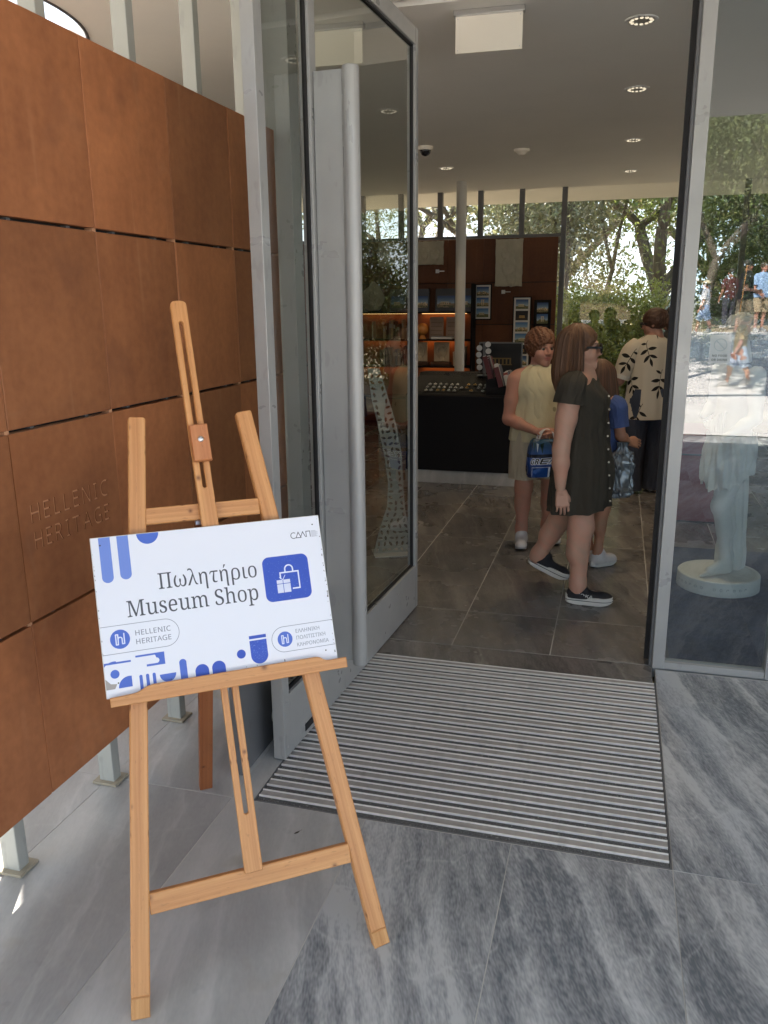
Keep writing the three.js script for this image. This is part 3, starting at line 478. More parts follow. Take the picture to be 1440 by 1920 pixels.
    c.fillStyle = 'rgba(150,140,128,0.8)'; c.beginPath(); c.moveTo(0, Y(0.93)); c.lineTo(U(0.02), Y(0.965)); c.lineTo(U(0.045), Y(0.97)); c.lineTo(U(0.035), H); c.lineTo(0, H); c.fill();
  });
  const b = thing('sign_board', 'white museum shop sign with blue shopping bag symbol standing on the easel', 'sign', null, EASEL.pos, EASEL.ry);
  const back = uvBox(bx(-0.323, 0.298, 0.7935, 1.210, 0.0205, 0.0305, 0.0015), 1).rotateX(-EASEL.t);
  part(b, 'board', back, M('board_edge', { color: lin(0.66, 0.65, 0.62), roughness: 0.7 }));
  const f = new THREE.PlaneGeometry(0.617, 0.4125); f.translate(-0.0125, 1.00175, 0.0309); part(b, 'printed_face', f.rotateX(-EASEL.t), M('print', { map: print, roughness: 0.38, color: lin(0.86, 0.87, 0.90) }));
}
// ---------------------------------------------------------------- ceiling fittings
{
  const led = M('led', { color: lin(0.55, 0.53, 0.48), emissive: lin(1, 0.86, 0.62), emissiveIntensity: 0.14 }), ring = M('downlight_ring', { color: lin(0.72, 0.71, 0.68), roughness: 0.5 });
  const spots = [[0.014, -1.27, 'nearest of the row of round downlights on the right of the ceiling'], [0.015, -2.81, 'second of the row of round downlights counted from the entrance'], [0.018, -4.8, 'third of the row of round downlights counted from the entrance'], [0.010, -6.76, 'farthest of the row of round downlights near the rear window'], [-2.0, -5.85, 'round downlight on the left beside the camera dome']];
  for (const [x, z, label] of spots) {
    const t = thing('downlight', label, 'ceiling light', 'round ceiling downlights', [x, CEIL, z]);
    const tr = new THREE.TorusGeometry(0.078, 0.010, 8, 40); tr.rotateX(Math.PI / 2); tr.scale(1, 0.6, 1); part(t, 'trim_ring', tr, ring);
    part(t, 'reflector', cyl(0.072, 0.072, 0.003, 32, 0, -0.0035, 0), M('downlight_disc', { color: lin(0.30, 0.29, 0.27), roughness: 0.5 }));
    for (let i = 0; i < 12; i++) { const a = i / 12 * TAU, s = new THREE.SphereGeometry(0.0105, 10, 6); s.scale(1, 0.5, 1); part(t, 'lamp', s, led, [0.055 * Math.cos(a), -0.007, 0.055 * Math.sin(a)]); }
    const l = new THREE.SpotLight(0xffdfb5, 0.9, 0, 1.0, 0.8); l.name = 'downlight_light'; l.position.set(x, CEIL - 0.03, z); l.target.position.set(x, 0, z); l.castShadow = true; l.shadow.radius = 3; scene.add(l, l.target);
  }
  for (const [lab, x, w] of [['blank white sign panel hanging below the ceiling just inside the entrance', -0.752, 0.35], ['second blank white sign panel, seen through the upper door glass above the handle', -1.605, 0.32]]) {
    const s = thing('exit_sign', lab, 'sign', null, [x, 0, -0.85], 0.035);
    part(s, 'panel', bx(-w / 2, w / 2, 2.998, 3.172, -0.006, 0.006, 0.001), mCream);
    part(s, 'rail', bx(-w / 2 - 0.011, w / 2 + 0.011, 3.172, CEIL - 0.001, -0.028, 0.028, 0.003), mChrome);
    for (const sx of [-w / 2 + 0.012, w / 2 - 0.012]) for (const y of [3.012, 3.16]) { const c = cyl(0.003, 0.003, 0.002, 8); c.rotateX(Math.PI / 2); c.translate(sx, y, 0.007); part(s, 'screw', c, mChrome); }
  }
  const d = thing('smoke_detector', 'small white smoke detector on the ceiling in the middle of the shop', 'smoke detector', null, [-1.05, CEIL, -4.96]);
  part(d, 'base', cyl(0.075, 0.08, 0.022, 28, 0, -0.011, 0), mCream); part(d, 'dome', cyl(0.03, 0.062, 0.032, 28, 0, -0.038, 0), mCream);
  const c = thing('dome_camera', 'white dome camera with dark lens on the ceiling beside the door edge', 'camera', null, [-1.93, CEIL, -4.5]);
  part(c, 'base', cyl(0.07, 0.075, 0.035, 28, 0, -0.0175, 0), mCream); const sp = new THREE.SphereGeometry(0.055, 20, 12, 0, TAU, Math.PI / 2, Math.PI / 2); part(c, 'lens_dome', sp, M('dark_dome', { color: lin(0.02, 0.02, 0.025), roughness: 0.08 }), [0, -0.035, 0]);
}
// dry leaf bits on the paving
for (const [x, z, l, lab] of [[-0.945, 1.665, 0.022, 'tiny dry leaf on the paving in front of the mat beside the easel'], [-0.45, 2.36, 0.020, 'tiny dark leaf bit on the paving right of the easel foot'], [-0.18, 2.28, 0.026, 'dark dry leaf on the front middle paving slab'], [-1.37, 1.93, 0.016, 'small dark leaf bit on the pale paving behind the easel']]) {
  const t = thing('dry_leaf', lab, 'leaf', null, [x, 0.001, z], x * 9), s = new THREE.Shape(); s.moveTo(-l / 2, 0); s.quadraticCurveTo(0, l * 0.35, l / 2, 0); s.quadraticCurveTo(0, -l * 0.28, -l / 2, 0); const g = extr(s, 0.0008); g.rotateX(-Math.PI / 2); const p = g.attributes.position; for (let i = 0; i < p.count; i++) p.setY(i, p.getY(i) + 40 * p.getX(i) * p.getX(i) * l); g.computeVertexNormals(); part(t, 'blade', g, M('dry_leaf', { color: lin(0.045, 0.035, 0.022), roughness: 0.9 })); part(t, 'stalk', cyl(0.0005, 0.0004, l * 0.5, 5).rotateZ(Math.PI / 2).translate(-l * 0.7, 0.002, 0), M('dry_leaf', { color: lin(0.05, 0.04, 0.025), roughness: 0.9 }));
}
// ---------------------------------------------------------------- counter with slanted display, books, shelves, pictures
const pictures = canvasTex(1024, 1024, (c, W) => {                       // a 4 x 4 sheet of plain postcard views
  const q = rng(61), S = W / 4;
  for (let j = 0; j < 4; j++) for (let i = 0; i < 4; i++) {
    const x = i * S, y = j * S, night = (i + j * 4) % 5 === 0; c.save(); c.beginPath(); c.rect(x, y, S, S); c.clip();
    const g = c.createLinearGradient(0, y, 0, y + S); g.addColorStop(0, night ? '#0a0d18' : ['#27518f', '#3d6ea8', '#5b86b4', '#1f3f73'][(i + j) % 4]); g.addColorStop(0.7, night ? '#1a1820' : '#a9c0cf'); c.fillStyle = g; c.fillRect(x, y, S, S);
    c.fillStyle = night ? '#2c2420' : ['#8d7a5c', '#6d6b4a', '#a08c6b'][(i * 2 + j) % 3]; c.beginPath(); c.moveTo(x, y + S); for (let k = 0; k <= 12; k++) c.lineTo(x + k * S / 12, y + S * (0.62 + 0.14 * q() - 0.12 * Math.sin(k / 12 * Math.PI))); c.lineTo(x + S, y + S); c.fill();
    c.fillStyle = night ? '#c9a25c' : '#d9c8a4'; const bw = S * (0.36 + 0.2 * q()), b0 = x + S * 0.2 + q() * S * 0.15, by = y + S * 0.52; const kind = (i * 3 + j) % 4; if (kind < 2) { c.fillRect(b0, by - 6, bw, 12); c.fillRect(b0 - 6, by + S * 0.2, bw + 12, 8); const n = 5 + Math.floor(q() * 3); for (let k = 0; k < n; k++) c.fillRect(b0 + k * (bw - 10) / (n - 1), by, 10, S * 0.2); } else if (kind === 2) { c.fillRect(x + S * 0.4, y + S * 0.3, S * 0.07, S * 0.5); c.fillRect(x + S * 0.55, y + S * 0.26, S * 0.07, S * 0.54); c.fillRect(x + S * 0.37, y + S * 0.24, S * 0.28, S * 0.05); } else { for (let k = 0; k < 14; k++) c.fillRect(x + q() * S * 0.9, y + S * (0.5 + 0.25 * q()), S * 0.09, S * 0.07); }
    for (let k = 0; k < 40; k++) { c.fillStyle = 'rgba(' + (night ? '40,34,30' : '70,80,45') + ',0.7)'; c.beginPath(); c.arc(x + q() * S, y + S * (0.82 + 0.2 * q()), 5 + 9 * q(), 0, 7); c.fill(); }
    c.restore();
  }
});
const mPics = [0, 1, 2, 3, 4, 5, 6, 7, 8, 9, 10, 11, 12, 13, 14, 15].map((k) => { const t = pictures.clone(); t.repeat.set(0.25, 0.25); t.offset.set((k % 4) * 0.25, Math.floor(k / 4) * 0.25); return M('picture', { map: t, roughness: 0.4 }); });
const pic = (w, h) => new THREE.PlaneGeometry(w, h);
const mPale = M('pale_frame', { color: lin(0.62, 0.62, 0.60), roughness: 0.5 });
{
  const zF = -3.82, x0 = -1.96, x1 = -0.84, t = thing('sales_counter', 'long black display counter on a pale stone plinth inside the shop', 'counter');
  const prof = poly([[0, 0.13], [0.9, 0.13], [0.9, 1.02], [0.62, 1.03], [0.58, 1.0], [0.02, 0.868], [0, 0.855]]);                                    // (depth, height)
  const g = extr(prof, x1 - x0, { bevel: 0.003 }); g.rotateY(Math.PI / 2); g.translate(x0, 0, zF); part(t, 'body', uvBox(g, 1), mBlackSatin);
  part(t, 'plinth', uvBox(bx(x0 - 0.01, x1 + 0.02, 0.001, 0.131, zF - 0.88, zF - 0.012, 0.002), 0.5, [0.2, 0.6]), slabMats.pale[2]);
  const pane = pic(x1 - x0 - 0.02, 0.575); pane.rotateX(-Math.PI / 2 + 0.231); part(t, 'glass_lid', pane, glass('lid', { ior: 1.3, specularIntensity: 0.25 }), [(x0 + x1) / 2, 0.964, zF - 0.30]);
  const gold = M('gold', { color: lin(0.85, 0.55, 0.18), roughness: 0.25, metalness: 1 }), silver = M('silver', { color: lin(0.75, 0.78, 0.78), roughness: 0.25, metalness: 1 }), q = rng(71);
  const card = M('card', { color: lin(0.05, 0.05, 0.05), roughness: 0.8 });
  let n = 0; for (let r = 0; r < 3; r++) for (let k = 0; k < 11; k++) {
    if (q() < 0.2) continue; const dz = 0.10 + r * 0.085 + 0.01 * q(), x = -1.79 + k * 0.056 + 0.012 * q(), y = 0.872 + dz * 0.235, isG = (k > 6 && k < 9) || (r === 0 && k > 1 && k < 4);
    const o = thing('jewellery', 'small piece of jewellery on a card in the slanted counter display', 'jewellery', 'jewellery in the counter display', [x, y, zF - dz]); o.rotation.x = 0.231;
    part(o, 'card', box(0.038, 0.004, 0.05, 0, 0.002, 0, 0.001), card);
    const ringG = new THREE.TorusGeometry(0.011 + 0.004 * q(), 0.003, 6, 18); ringG.rotateX(Math.PI / 2); part(o, 'piece', ringG, isG ? gold : silver, [0, 0.007, 0.004]);
    const bead = new THREE.SphereGeometry(0.006, 10, 8); part(o, 'bead', bead, isG ? gold : silver, [0, 0.008, -0.012]); n++;
  }
  // stepped black rack with booklets at the counter's right end
  const rk = thing('book_rack', 'stepped black rack full of booklets at the right end of the counter', 'rack');
  const st = poly([[0, 0], [0.30, 0], [0.30, 0.035], [0.20, 0.045], [0.20, 0.09], [0.11, 0.10], [0.11, 0.16], [0, 0.18]]);
  const sg = extr(st, 0.22, { bevel: 0.002 }); sg.translate(-1.19, 0.855, zF - 0.26); part(rk, 'body', sg, mBlackSatin);
  const cov = [[0.11, 0.02, 0.024], [0.07, 0.015, 0.02], [0.55, 0.52, 0.47], [0.25, 0.05, 0.04], [0.16, 0.16, 0.18], [0.34, 0.30, 0.26]].map((c) => M('cover', { color: lin(...c), roughness: 0.45 })), pages = M('pages', { color: lin(0.62, 0.60, 0.55), roughness: 0.9 });
  const bq = rng(81); for (let r = 0; r < 3; r++) for (let k = 0; k < 8; k++) {
    const bh = 0.185 + 0.035 * bq(), x = -1.15 + r * 0.095 + (k % 2) * 0.012 + 0.012 * bq(), z = zF - 0.03 - k * 0.026;
    const b = thing('booklet', 'thin booklet leaning in the stepped black rack on the counter', 'booklet', 'booklets in the counter rack', [x, 0.875 + (2 - r) * 0.075, z]); b.rotation.z = 0.26 + 0.05 * bq();
    part(b, 'cover', box(0.032 + 0.02 * bq(), bh, 0.012, 0, bh / 2, 0, 0.001), cov[Math.floor(bq() * 6)]); part(b, 'pages', box(0.028, 0.006, 0.009, 0, bh + 0.002, 0), pages);
  }
  const fl = thing('flyer', 'cream paper flyer lying on the counter in front of the booklets', 'flyer', null, [-0.90, 0.866, zF - 0.01], 0.4); part(fl, 'sheet', box(0.11, 0.003, 0.075, 0, 0.004, -0.05), mCream); part(fl, 'fold', box(0.10, 0.003, 0.03, 0.0, 0.008, -0.06), mCream);
  // round tins hung in two rows on a stand, and a framed picture behind them
  const tn = thing('badge_stand', 'small stand with a column of round pale badges left of the booklets', 'stand', null, [-1.31, 0.98, zF - 0.55]);
  part(tn, 'post', box(0.03, 0.36, 0.02, 0.02, 0.18, -0.015, 0.003), mSteelDark); part(tn, 'foot', box(0.13, 0.012, 0.1, 0.02, 0.03, 0, 0.003), mSteelDark);
  for (const [x, y] of [[-0.03, 0.30], [-0.035, 0.235], [-0.03, 0.17], [-0.025, 0.11], [0.055, 0.335], [0.06, 0.27]]) { const c = cyl(0.028, 0.028, 0.008, 24); c.rotateX(Math.PI / 2); part(tn, 'badge', c, mPale, [x, y, 0.004]); }
  const fp = thing('framed_picture', 'wide framed picture standing on the counter behind the badges and booklets', 'picture', null, [-1.15, 1.0, zF - 0.72]);
  part(fp, 'frame', bx(-0.22, 0.22, 0.02, 0.33, -0.012, 0.012, 0.003), mSteelDark); part(fp, 'image', pic(0.415, 0.285), M('picture', { map: mPics[9].map, color: lin(0.35, 0.35, 0.38), roughness: 0.5 }), [0, 0.175, 0.0135]);
}
{ // wall shelves lit from below their boards
  const t = thing('wall_shelf', 'dark wall shelf unit with lit boards at the back left of the shop', 'shelf'), z0 = -7.80, z1 = -7.52;
  const xs = [-5.2, -3.75, -1.97];
  for (const x of xs) part(t, 'side', bx(x - 0.012, x + 0.012, 0.25, 1.97, z0, z1), mBlackSatin);
  const warm = M('led_strip', { color: lin(1, 0.8, 0.5), emissive: lin(1, 0.55, 0.2), emissiveIntensity: 0.45 });
  for (const y of [0.40, 0.855, 1.225, 1.60]) {
    part(t, 'board', bx(-5.2, -1.983, y - 0.02, y, z0, z1, 0.002), mBlackSatin);
    if (y < 0.8) continue;
    for (const [a, b] of [[-3.6, -2.9], [-2.72, -2.08]]) {
      part(t, 'led_strip', bx(a, b, y - 0.0285, y - 0.0205, z0 + 0.03, z0 + 0.05), warm);
      const l = new THREE.RectAreaLight(0xff9c4a, 0.55, b - a, 0.03); l.name = 'shelf_light'; l.position.set((a + b) / 2, y - 0.032, z0 + 0.05); l.lookAt((a + b) / 2, y - 1, z0 + 0.0); scene.add(l);
    }
  }
  part(t, 'back', bx(-3.738, -1.983, 0.42, 1.58, z0 - 0.012, z0 - 0.002), M('shelf_back', { color: lin(0.26, 0.10, 0.04), roughness: 0.6 }));
  const mk = (name, label, cat, x, y, z, build, grp) => { const o = thing(name, label, cat, grp, [x, y, z]); build(o); return o; };
  const dk = ['#', 1]; const bmat = [[0.06, 0.055, 0.06], [0.10, 0.085, 0.08], [0.045, 0.05, 0.07], [0.03, 0.03, 0.035]].map((c) => M('book_cover', { color: lin(...c), roughness: 0.35 }));
  const tops = [[-3.45, 0.3, 'leftmost large dark book on the top shelf behind the door glass'], [-3.05, 0.24, 'narrow large dark book on the top shelf behind the door glass'], [-2.70, 0.20, 'dark book next to the door edge on the top shelf'], [-2.36, 0.30, 'wide dark book with a figure on its cover left of the column, top shelf'], [-2.07, 0.16, 'narrow dark book right of the column on the top shelf']];
  tops.forEach(([x, w, lab], i) => mk('book', lab, 'book', x, 1.602, -7.66, (o) => { const b = part(o, 'cover', box(w, 0.31, 0.025, 0, 0.157, 0, 0.002), bmat[i % 4], [0, 0, 0], [-0.12, 0, 0]); part(o, 'cover_image', pic(w * 0.82, 0.16), mPics[[0, 5, 10, 15, 5][i]], [0, 0.135, -0.0005 + 0.0006], [-0.12, 0, 0]).position.z = 0.0145 - 0.135 * 0.12 + 0.0015; part(o, 'pages', box(w - 0.01, 0.30, 0.006, 0, 0.157, -0.016), mPale, [0, 0, 0], [-0.12, 0, 0]); }));
  const amber = M('amber_bowl', { color: lin(0.75, 0.30, 0.07), roughness: 0.25 });
  mk('amber_globe', 'glowing amber glass globe on the second shelf beside the door edge', 'globe', -2.69, 1.227, -7.66, (o) => { part(o, 'globe', new THREE.SphereGeometry(0.085, 28, 20), amber, [0, 0.135, 0]); part(o, 'foot', cyl(0.05, 0.03, 0.055, 24, 0, 0.028, 0), amber); });
  for (const [x, w, lab] of [[-2.50, 0.20, 'brownish ribbed board leaning on the second shelf, left one of two'], [-2.24, 0.24, 'brownish printed board leaning on the second shelf, right one of two']]) mk('picture_board', lab, 'board', x, 1.227, -7.70, (o) => { part(o, 'board', box(w, 0.30, 0.02, 0, 0.152, 0, 0.002), M('sandstone', { color: lin(0.40, 0.30, 0.24), roughness: 0.8 }), [0, 0, 0], [-0.1, 0, 0]); for (let i = 0; i < 4; i++) part(o, 'ridge', box(w * 0.8, 0.014, 0.006, 0, 0.06 + i * 0.055, 0.012 - 0.1 * (0.06 + i * 0.055)), M('sandstone', { color: lin(0.30, 0.22, 0.17), roughness: 0.8 })); });
  mk('book', 'thick pale book lying flat in front of the printed board on the second shelf', 'book', -2.38, 1.227, -7.56, (o) => { part(o, 'pages', box(0.30, 0.034, 0.12, 0, 0.022, 0, 0.002), mPale); part(o, 'cover', box(0.31, 0.004, 0.125, 0, 0.041, 0), bmat[1]); });
  // relief heads in square cream niches
  for (const [x, lab] of [[-2.74, 'cream relief head on the third shelf beside the door edge'], [-2.42, 'cream square plaque with a relief head on the third shelf left of the column']]) mk('plaster_plaque', lab, 'plaque', x, 0.857, -7.68, (o) => {
    const cr = M('cream_plaster', { color: lin(0.66, 0.56, 0.40), roughness: 0.8 });
    part(o, 'plate', box(0.22, 0.27, 0.025, 0, 0.19, -0.02, 0.004), cr); part(o, 'step', box(0.28, 0.05, 0.12, 0, 0.027, 0.02, 0.004), M('step', { color: lin(0.10, 0.05, 0.03), roughness: 0.7 }));
    const hs = new THREE.SphereGeometry(0.06, 20, 16); hs.scale(0.9, 1.25, 0.55); part(o, 'head', hs, cr, [0.005, 0.19, 0.005]); const hr = new THREE.TorusGeometry(0.066, 0.016, 10, 28); hr.scale(0.95, 1.15, 0.8); part(o, 'hair', hr, cr, [0.005, 0.205, 0.008]);
    const no = new THREE.ConeGeometry(0.012, 0.05, 8); no.rotateX(0.4); part(o, 'nose', no, cr, [0.005, 0.185, 0.044]); const nk = cyl(0.04, 0.03, 0.06, 16); part(o, 'neck', nk, cr, [0.005, 0.10, 0.0]);
  });
  for (const [x, lab] of [[-2.66, 'small gilded figure group on the lowest lit shelf beside the door edge'], [-2.42, 'small gilded figure group on the lowest lit shelf left of the column']]) mk('figurine', lab, 'figurine', x, 0.402, -7.62, (o) => { const gm = M('gilded', { color: lin(0.6, 0.42, 0.2), roughness: 0.35, metalness: 0.6 }); part(o, 'base', box(0.17, 0.02, 0.1, 0, 0.012, 0, 0.004), gm); for (let i = 0; i < 4; i++) { const p = new THREE.LatheGeometry([[0, 0], [0.02, 0], [0.012, 0.05], [0.022, 0.09], [0.008, 0.12], [0.016, 0.145], [0, 0.165]].map((q) => new THREE.Vector2(...q)), 14); part(o, 'figure', p, gm, [-0.06 + i * 0.04, 0.02, (i % 2) * 0.02]); } });
  // plaster reliefs, photo strips
  const texRelief = tex(256, 256, (u, v) => 0.5 + 0.35 * fbm(u, v, 5, 3, 4, 131) + 0.2 * Math.sin(u * 22 + 3 * fbm(u, v, 2, 3, 3, 135)), false);
  const mRelief = M('relief', { color: lin(0.52, 0.49, 0.40), roughness: 0.9, map: tex(128, 128, (u, v) => { const t = 0.86 + 0.2 * fbm(u, v, 4, 4, 4, 138); return [t, t * 0.98, t * 0.93]; }), bumpMap: texRelief, bumpScale: 0.018 });
  const relief = (x0, x1, y0, y1, lab, lumps) => { const o = thing('relief_plaque', lab, 'plaque', null, [(x0 + x1) / 2, (y0 + y1) / 2, -7.80]); const w = x1 - x0, h = y1 - y0, q = rng(Math.floor(100 * w + h * 10)); const s = new THREE.Shape(), pts = []; for (let i = 0; i < 40; i++) { const a = i / 40 * 4, k = Math.floor(a), f = a - k, j = 0.008 * q(); pts.push(k === 0 ? [-w / 2 + f * w, -h / 2 + j] : k === 1 ? [w / 2 - j, -h / 2 + f * h] : k === 2 ? [w / 2 - f * w, h / 2 - j] : [-w / 2 + j, h / 2 - f * h]); } const g = extr(poly(pts), 0.03, { bevel: 0.005 });
    part(o, 'slab', uvBox(g, 1.6), mRelief); for (const [a, b, rx, ry] of lumps) { const sp = new THREE.SphereGeometry(1, 20, 12); sp.scale(rx, ry, 0.022); part(o, 'raised_figure', sp, mRelief, [a, b, 0.03]); } };
  relief(-1.70, -1.325, 1.93, 2.555, 'tall cream plaster relief hanging on the brown wall right of the column', [[-0.04, 0.12, 0.07, 0.09], [0.0, -0.05, 0.10, 0.16], [0.04, -0.2, 0.07, 0.12]]);
  relief(-2.80, -2.42, 2.235, 2.555, 'cream plaster relief on the brown wall just right of the open door edge', [[-0.08, 0.0, 0.06, 0.09], [0.07, -0.02, 0.07, 0.08]]);
  relief(-3.37, -3.0, 2.225, 2.555, 'cream plaster relief seen through the door glass on the brown wall', [[0, 0, 0.09, 0.1]]);
  const rock = thing('stone_fragment', 'rough pale stone fragment seen through the door glass above the lit shelf', 'stone', null, [-3.40, 1.602, -7.62]); const ro = new THREE.IcosahedronGeometry(0.16, 4), rp = ro.attributes.position; for (let i = 0; i < rp.count; i++) { const v = V().fromBufferAttribute(rp, i), k = 1 + 0.35 * pn(v.x * 9 + 3, v.y * 9 + v.z * 7, 256, 256, 4); rp.setXYZ(i, v.x * k * 0.85, v.y * k * 1.25 + 0.19, v.z * k * 0.45); } ro.computeVertexNormals(); part(rock, 'stone', mergeVertices(ro), mRelief); part(rock, 'stand', box(0.14, 0.02, 0.1, 0, 0.011, 0, 0.002), mBlackSatin);
  const strip = (name, x0, x1, yt, n, ch, k0, fm, lab, z = -7.80) => { const o = thing(name, lab, 'picture', null, [(x0 + x1) / 2, yt, z]); const w = x1 - x0, h = n * ch + 0.02; part(o, 'board', bx(-w / 2, w / 2, -h, 0, -0.008, 0.012, 0.002), fm); for (let i = 0; i < n; i++) part(o, 'photo', pic(w - 0.05, ch - 0.025), mPics[(k0 + i) % 16], [0, -0.01 - (i + 0.5) * ch, 0.0135]); const e = [bx(-w / 2 - 0.014, -w / 2, -h - 0.014, 0.014, -0.01, 0.014), bx(w / 2, w / 2 + 0.014, -h - 0.014, 0.014, -0.01, 0.014), bx(-w / 2, w / 2, 0, 0.014, -0.01, 0.014), bx(-w / 2, w / 2, -h - 0.014, -h, -0.01, 0.014)]; part(o, 'frame', merge(e), mBlackSatin); };
  strip('photo_strip', -1.975, -1.755, 1.955, 3, 0.145, 0, mPale, 'framed strip of three postcard views on the wall right of the column');
  strip('photo_strip', -1.42, -1.20, 1.78, 8, 0.152, 5, mPale, 'tall framed strip of eight postcard views behind the woman in pale yellow', -7.74);
  strip('photo_strip', -1.135, -0.935, 1.735, 6, 0.152, 10, mBlackSatin, 'dark framed strip of postcard views at the right end of the brown wall', -7.78);
  for (const [x, y, lab] of [[-2.48, 2.15, 'small metal wall lamp under the left relief'], [-1.55, 1.86, 'small metal wall lamp under the tall relief']]) { const o = thing('wall_fixture', lab, 'fixture', null, [x, y, -7.79]); part(o, 'plate', box(0.05, 0.05, 0.012, -0.03, 0, 0, 0.002), mPale); part(o, 'arm', box(0.08, 0.012, 0.02, 0.03, 0, 0.012, 0.002), mChrome); }
  const bench = thing('red_plinth', 'dark red display plinth behind the plaster statue in the right window', 'plinth', null, [0.72, 0, -3.15]); part(bench, 'body', box(0.62, 0.70, 0.62, 0, 0.365, 0, 0.004), M('red_lacquer', { color: lin(0.20, 0.012, 0.02), roughness: 0.35 })); part(bench, 'foot', box(0.58, 0.016, 0.58, 0, 0.008, 0), mBlack); part(bench, 'joint', box(0.624, 0.012, 0.624, 0, 0.55, 0), mBlack);
}
{ // perforated white steel display seen through the door glass
  const o = thing('lattice_display', 'slender white display column cut with leaf shaped holes, seen through the door glass', 'display', null, [-1.47, 0, -1.47], 0.42), s = new THREE.Shape(), q = rng(91);
  const edge = [[-0.13, 0], [0.14, 0.0], [0.145, 0.10], [0.10, 0.30], [0.085, 0.50], [0.075, 0.72], [0.03, 0.95], [-0.03, 1.15], [-0.075, 1.30], [-0.155, 1.30], [-0.13, 1.10], [-0.085, 0.9], [-0.045, 0.7], [-0.02, 0.5], [-0.03, 0.34], [-0.09, 0.16]];
  s.moveTo(...edge[0]); for (const p of edge.slice(1)) s.lineTo(...p); s.closePath();
  const xs = (y) => { let lo = 9, hi = -9; for (let i = 0; i < edge.length; i++) { const a = edge[i], b = edge[(i + 1) % edge.length]; if ((a[1] - y) * (b[1] - y) < 0) { const x = a[0] + (b[0] - a[0]) * (y - a[1]) / (b[1] - a[1]); lo = Math.min(lo, x); hi = Math.max(hi, x); } } return [lo, hi]; };
  for (let y = 0.03; y < 1.27; y += 0.042) { const [lo, hi] = xs(y), n = Math.max(1, Math.floor((hi - lo - 0.015) / 0.036)); for (let i = 0; i < n; i++) { const cx = lo + 0.022 + (hi - lo - 0.044) * (n > 1 ? i / (n - 1) : 0.5) + (q() - 0.5) * 0.004, a = (q() - 0.5) * 2.2 + ((i & 1) ? 0.8 : -0.7), l = 0.0195, k = 0.0085, h = new THREE.Path(), pt = (u, v) => new THREE.Vector2(cx + u * Math.cos(a) - v * Math.sin(a), y + u * Math.sin(a) + v * Math.cos(a)); h.setFromPoints([pt(-l, 0), pt(-l * 0.4, k), pt(l * 0.4, k), pt(l, 0), pt(l * 0.4, -k), pt(-l * 0.4, -k)]); s.holes.push(h); } }
  part(o, 'sheet', extr(s, 0.006), M('white_lacquer', { color: lin(0.33, 0.34, 0.31), roughness: 0.5 }));
  part(o, 'foot_plate', bx(-0.13, 0.14, 0.001, 0.008, -0.10, 0.10, 0.001), mPale);
}
{ // dark blue carpet under the statue, more stock on the lit shelves
  const c = thing('carpet', 'dark blue carpet on the shop floor under the plaster statue', 'carpet'); part(c, 'pile', bx(0.33, 2.6, 0.001, 0.007, -2.1, -0.10, 0.002), M('blue_carpet', { roughness: 1, map: tex(128, 128, (u, v) => { const t = 0.8 + 0.4 * fbm(u, v, 30, 30, 2, 451); return [0.020 * t, 0.036 * t, 0.085 * t]; }) })); part(c, 'border', bx(0.315, 0.329, 0.001, 0.008, -2.1, -0.10), mBlack);
  const q = rng(131), cm = [[0.30, 0.22, 0.15], [0.12, 0.05, 0.03], [0.45, 0.40, 0.32], [0.06, 0.07, 0.11], [0.22, 0.12, 0.06], [0.5, 0.33, 0.16]].map((k) => M('cover', { color: lin(...k), roughness: 0.5 }));
  let n = 0; for (const [x0, x1, y, g, lab] of [[-3.68, -2.9, 0.857, 'books on the lit shelf behind the door glass', 'upright book in the row on the lit shelf behind the door glass'], [-3.68, -2.86, 1.227, 'books on the second shelf behind the door glass', 'upright book on the second lit shelf behind the door glass'], [-2.22, -2.0, 0.857, 'small books beside the column', 'small upright book on the third shelf beside the column']]) for (let x = x0; x < x1; x += 0.03 + 0.035 * q()) {
    if (q() < 0.12) { x += 0.06; continue; } const h = 0.18 + 0.10 * q(), w = 0.018 + 0.018 * q(), o = thing('shelf_book', lab, 'book', g, [x, y, -7.65]); o.rotation.z = (q() - 0.5) * 0.08; const m = cm[Math.floor(q() * 6)]; part(o, 'cover', box(w, h, 0.15, 0, h / 2, 0, 0.002), m); part(o, 'spine_label', box(w * 0.8, h * 0.22, 0.002, 0, h * 0.7, 0.0762), cm[2]); n++; }
}
// ---------------------------------------------------------------- figures: distance fields meshed by surface nets
const smin = (a, b, k) => { const h = Math.max(k - Math.abs(a - b), 0) / k; return Math.min(a, b) - h * h * k * 0.25; };
function fCap(a, b, ra, rb) {
  const bax = b[0] - a[0], bay = b[1] - a[1], baz = b[2] - a[2], L = bax * bax + bay * bay + baz * baz || 1e-9;
  return (x, y, z) => { const px = x - a[0], py = y - a[1], pz = z - a[2], t = clamp((px * bax + py * bay + pz * baz) / L, 0, 1), dx = px - bax * t, dy = py - bay * t, dz = pz - baz * t; return Math.sqrt(dx * dx + dy * dy + dz * dz) - ra - (rb - ra) * t; };
}
function fEll(c, r, rot) {
  const q = rot ? new THREE.Matrix4().makeRotationFromEuler(new THREE.Euler(...rot)).transpose().elements : null;
  return (x, y, z) => { let dx = x - c[0], dy = y - c[1], dz = z - c[2]; if (q) [dx, dy, dz] = [q[0] * dx + q[4] * dy + q[8] * dz, q[1] * dx + q[5] * dy + q[9] * dz, q[2] * dx + q[6] * dy + q[10] * dz]; const k0 = Math.hypot(dx / r[0], dy / r[1], dz / r[2]), k1 = Math.hypot(dx / (r[0] * r[0]), dy / (r[1] * r[1]), dz / (r[2] * r[2])); return k1 < 1e-9 ? -Math.min(...r) : k0 * (k0 - 1) / k1; };
}
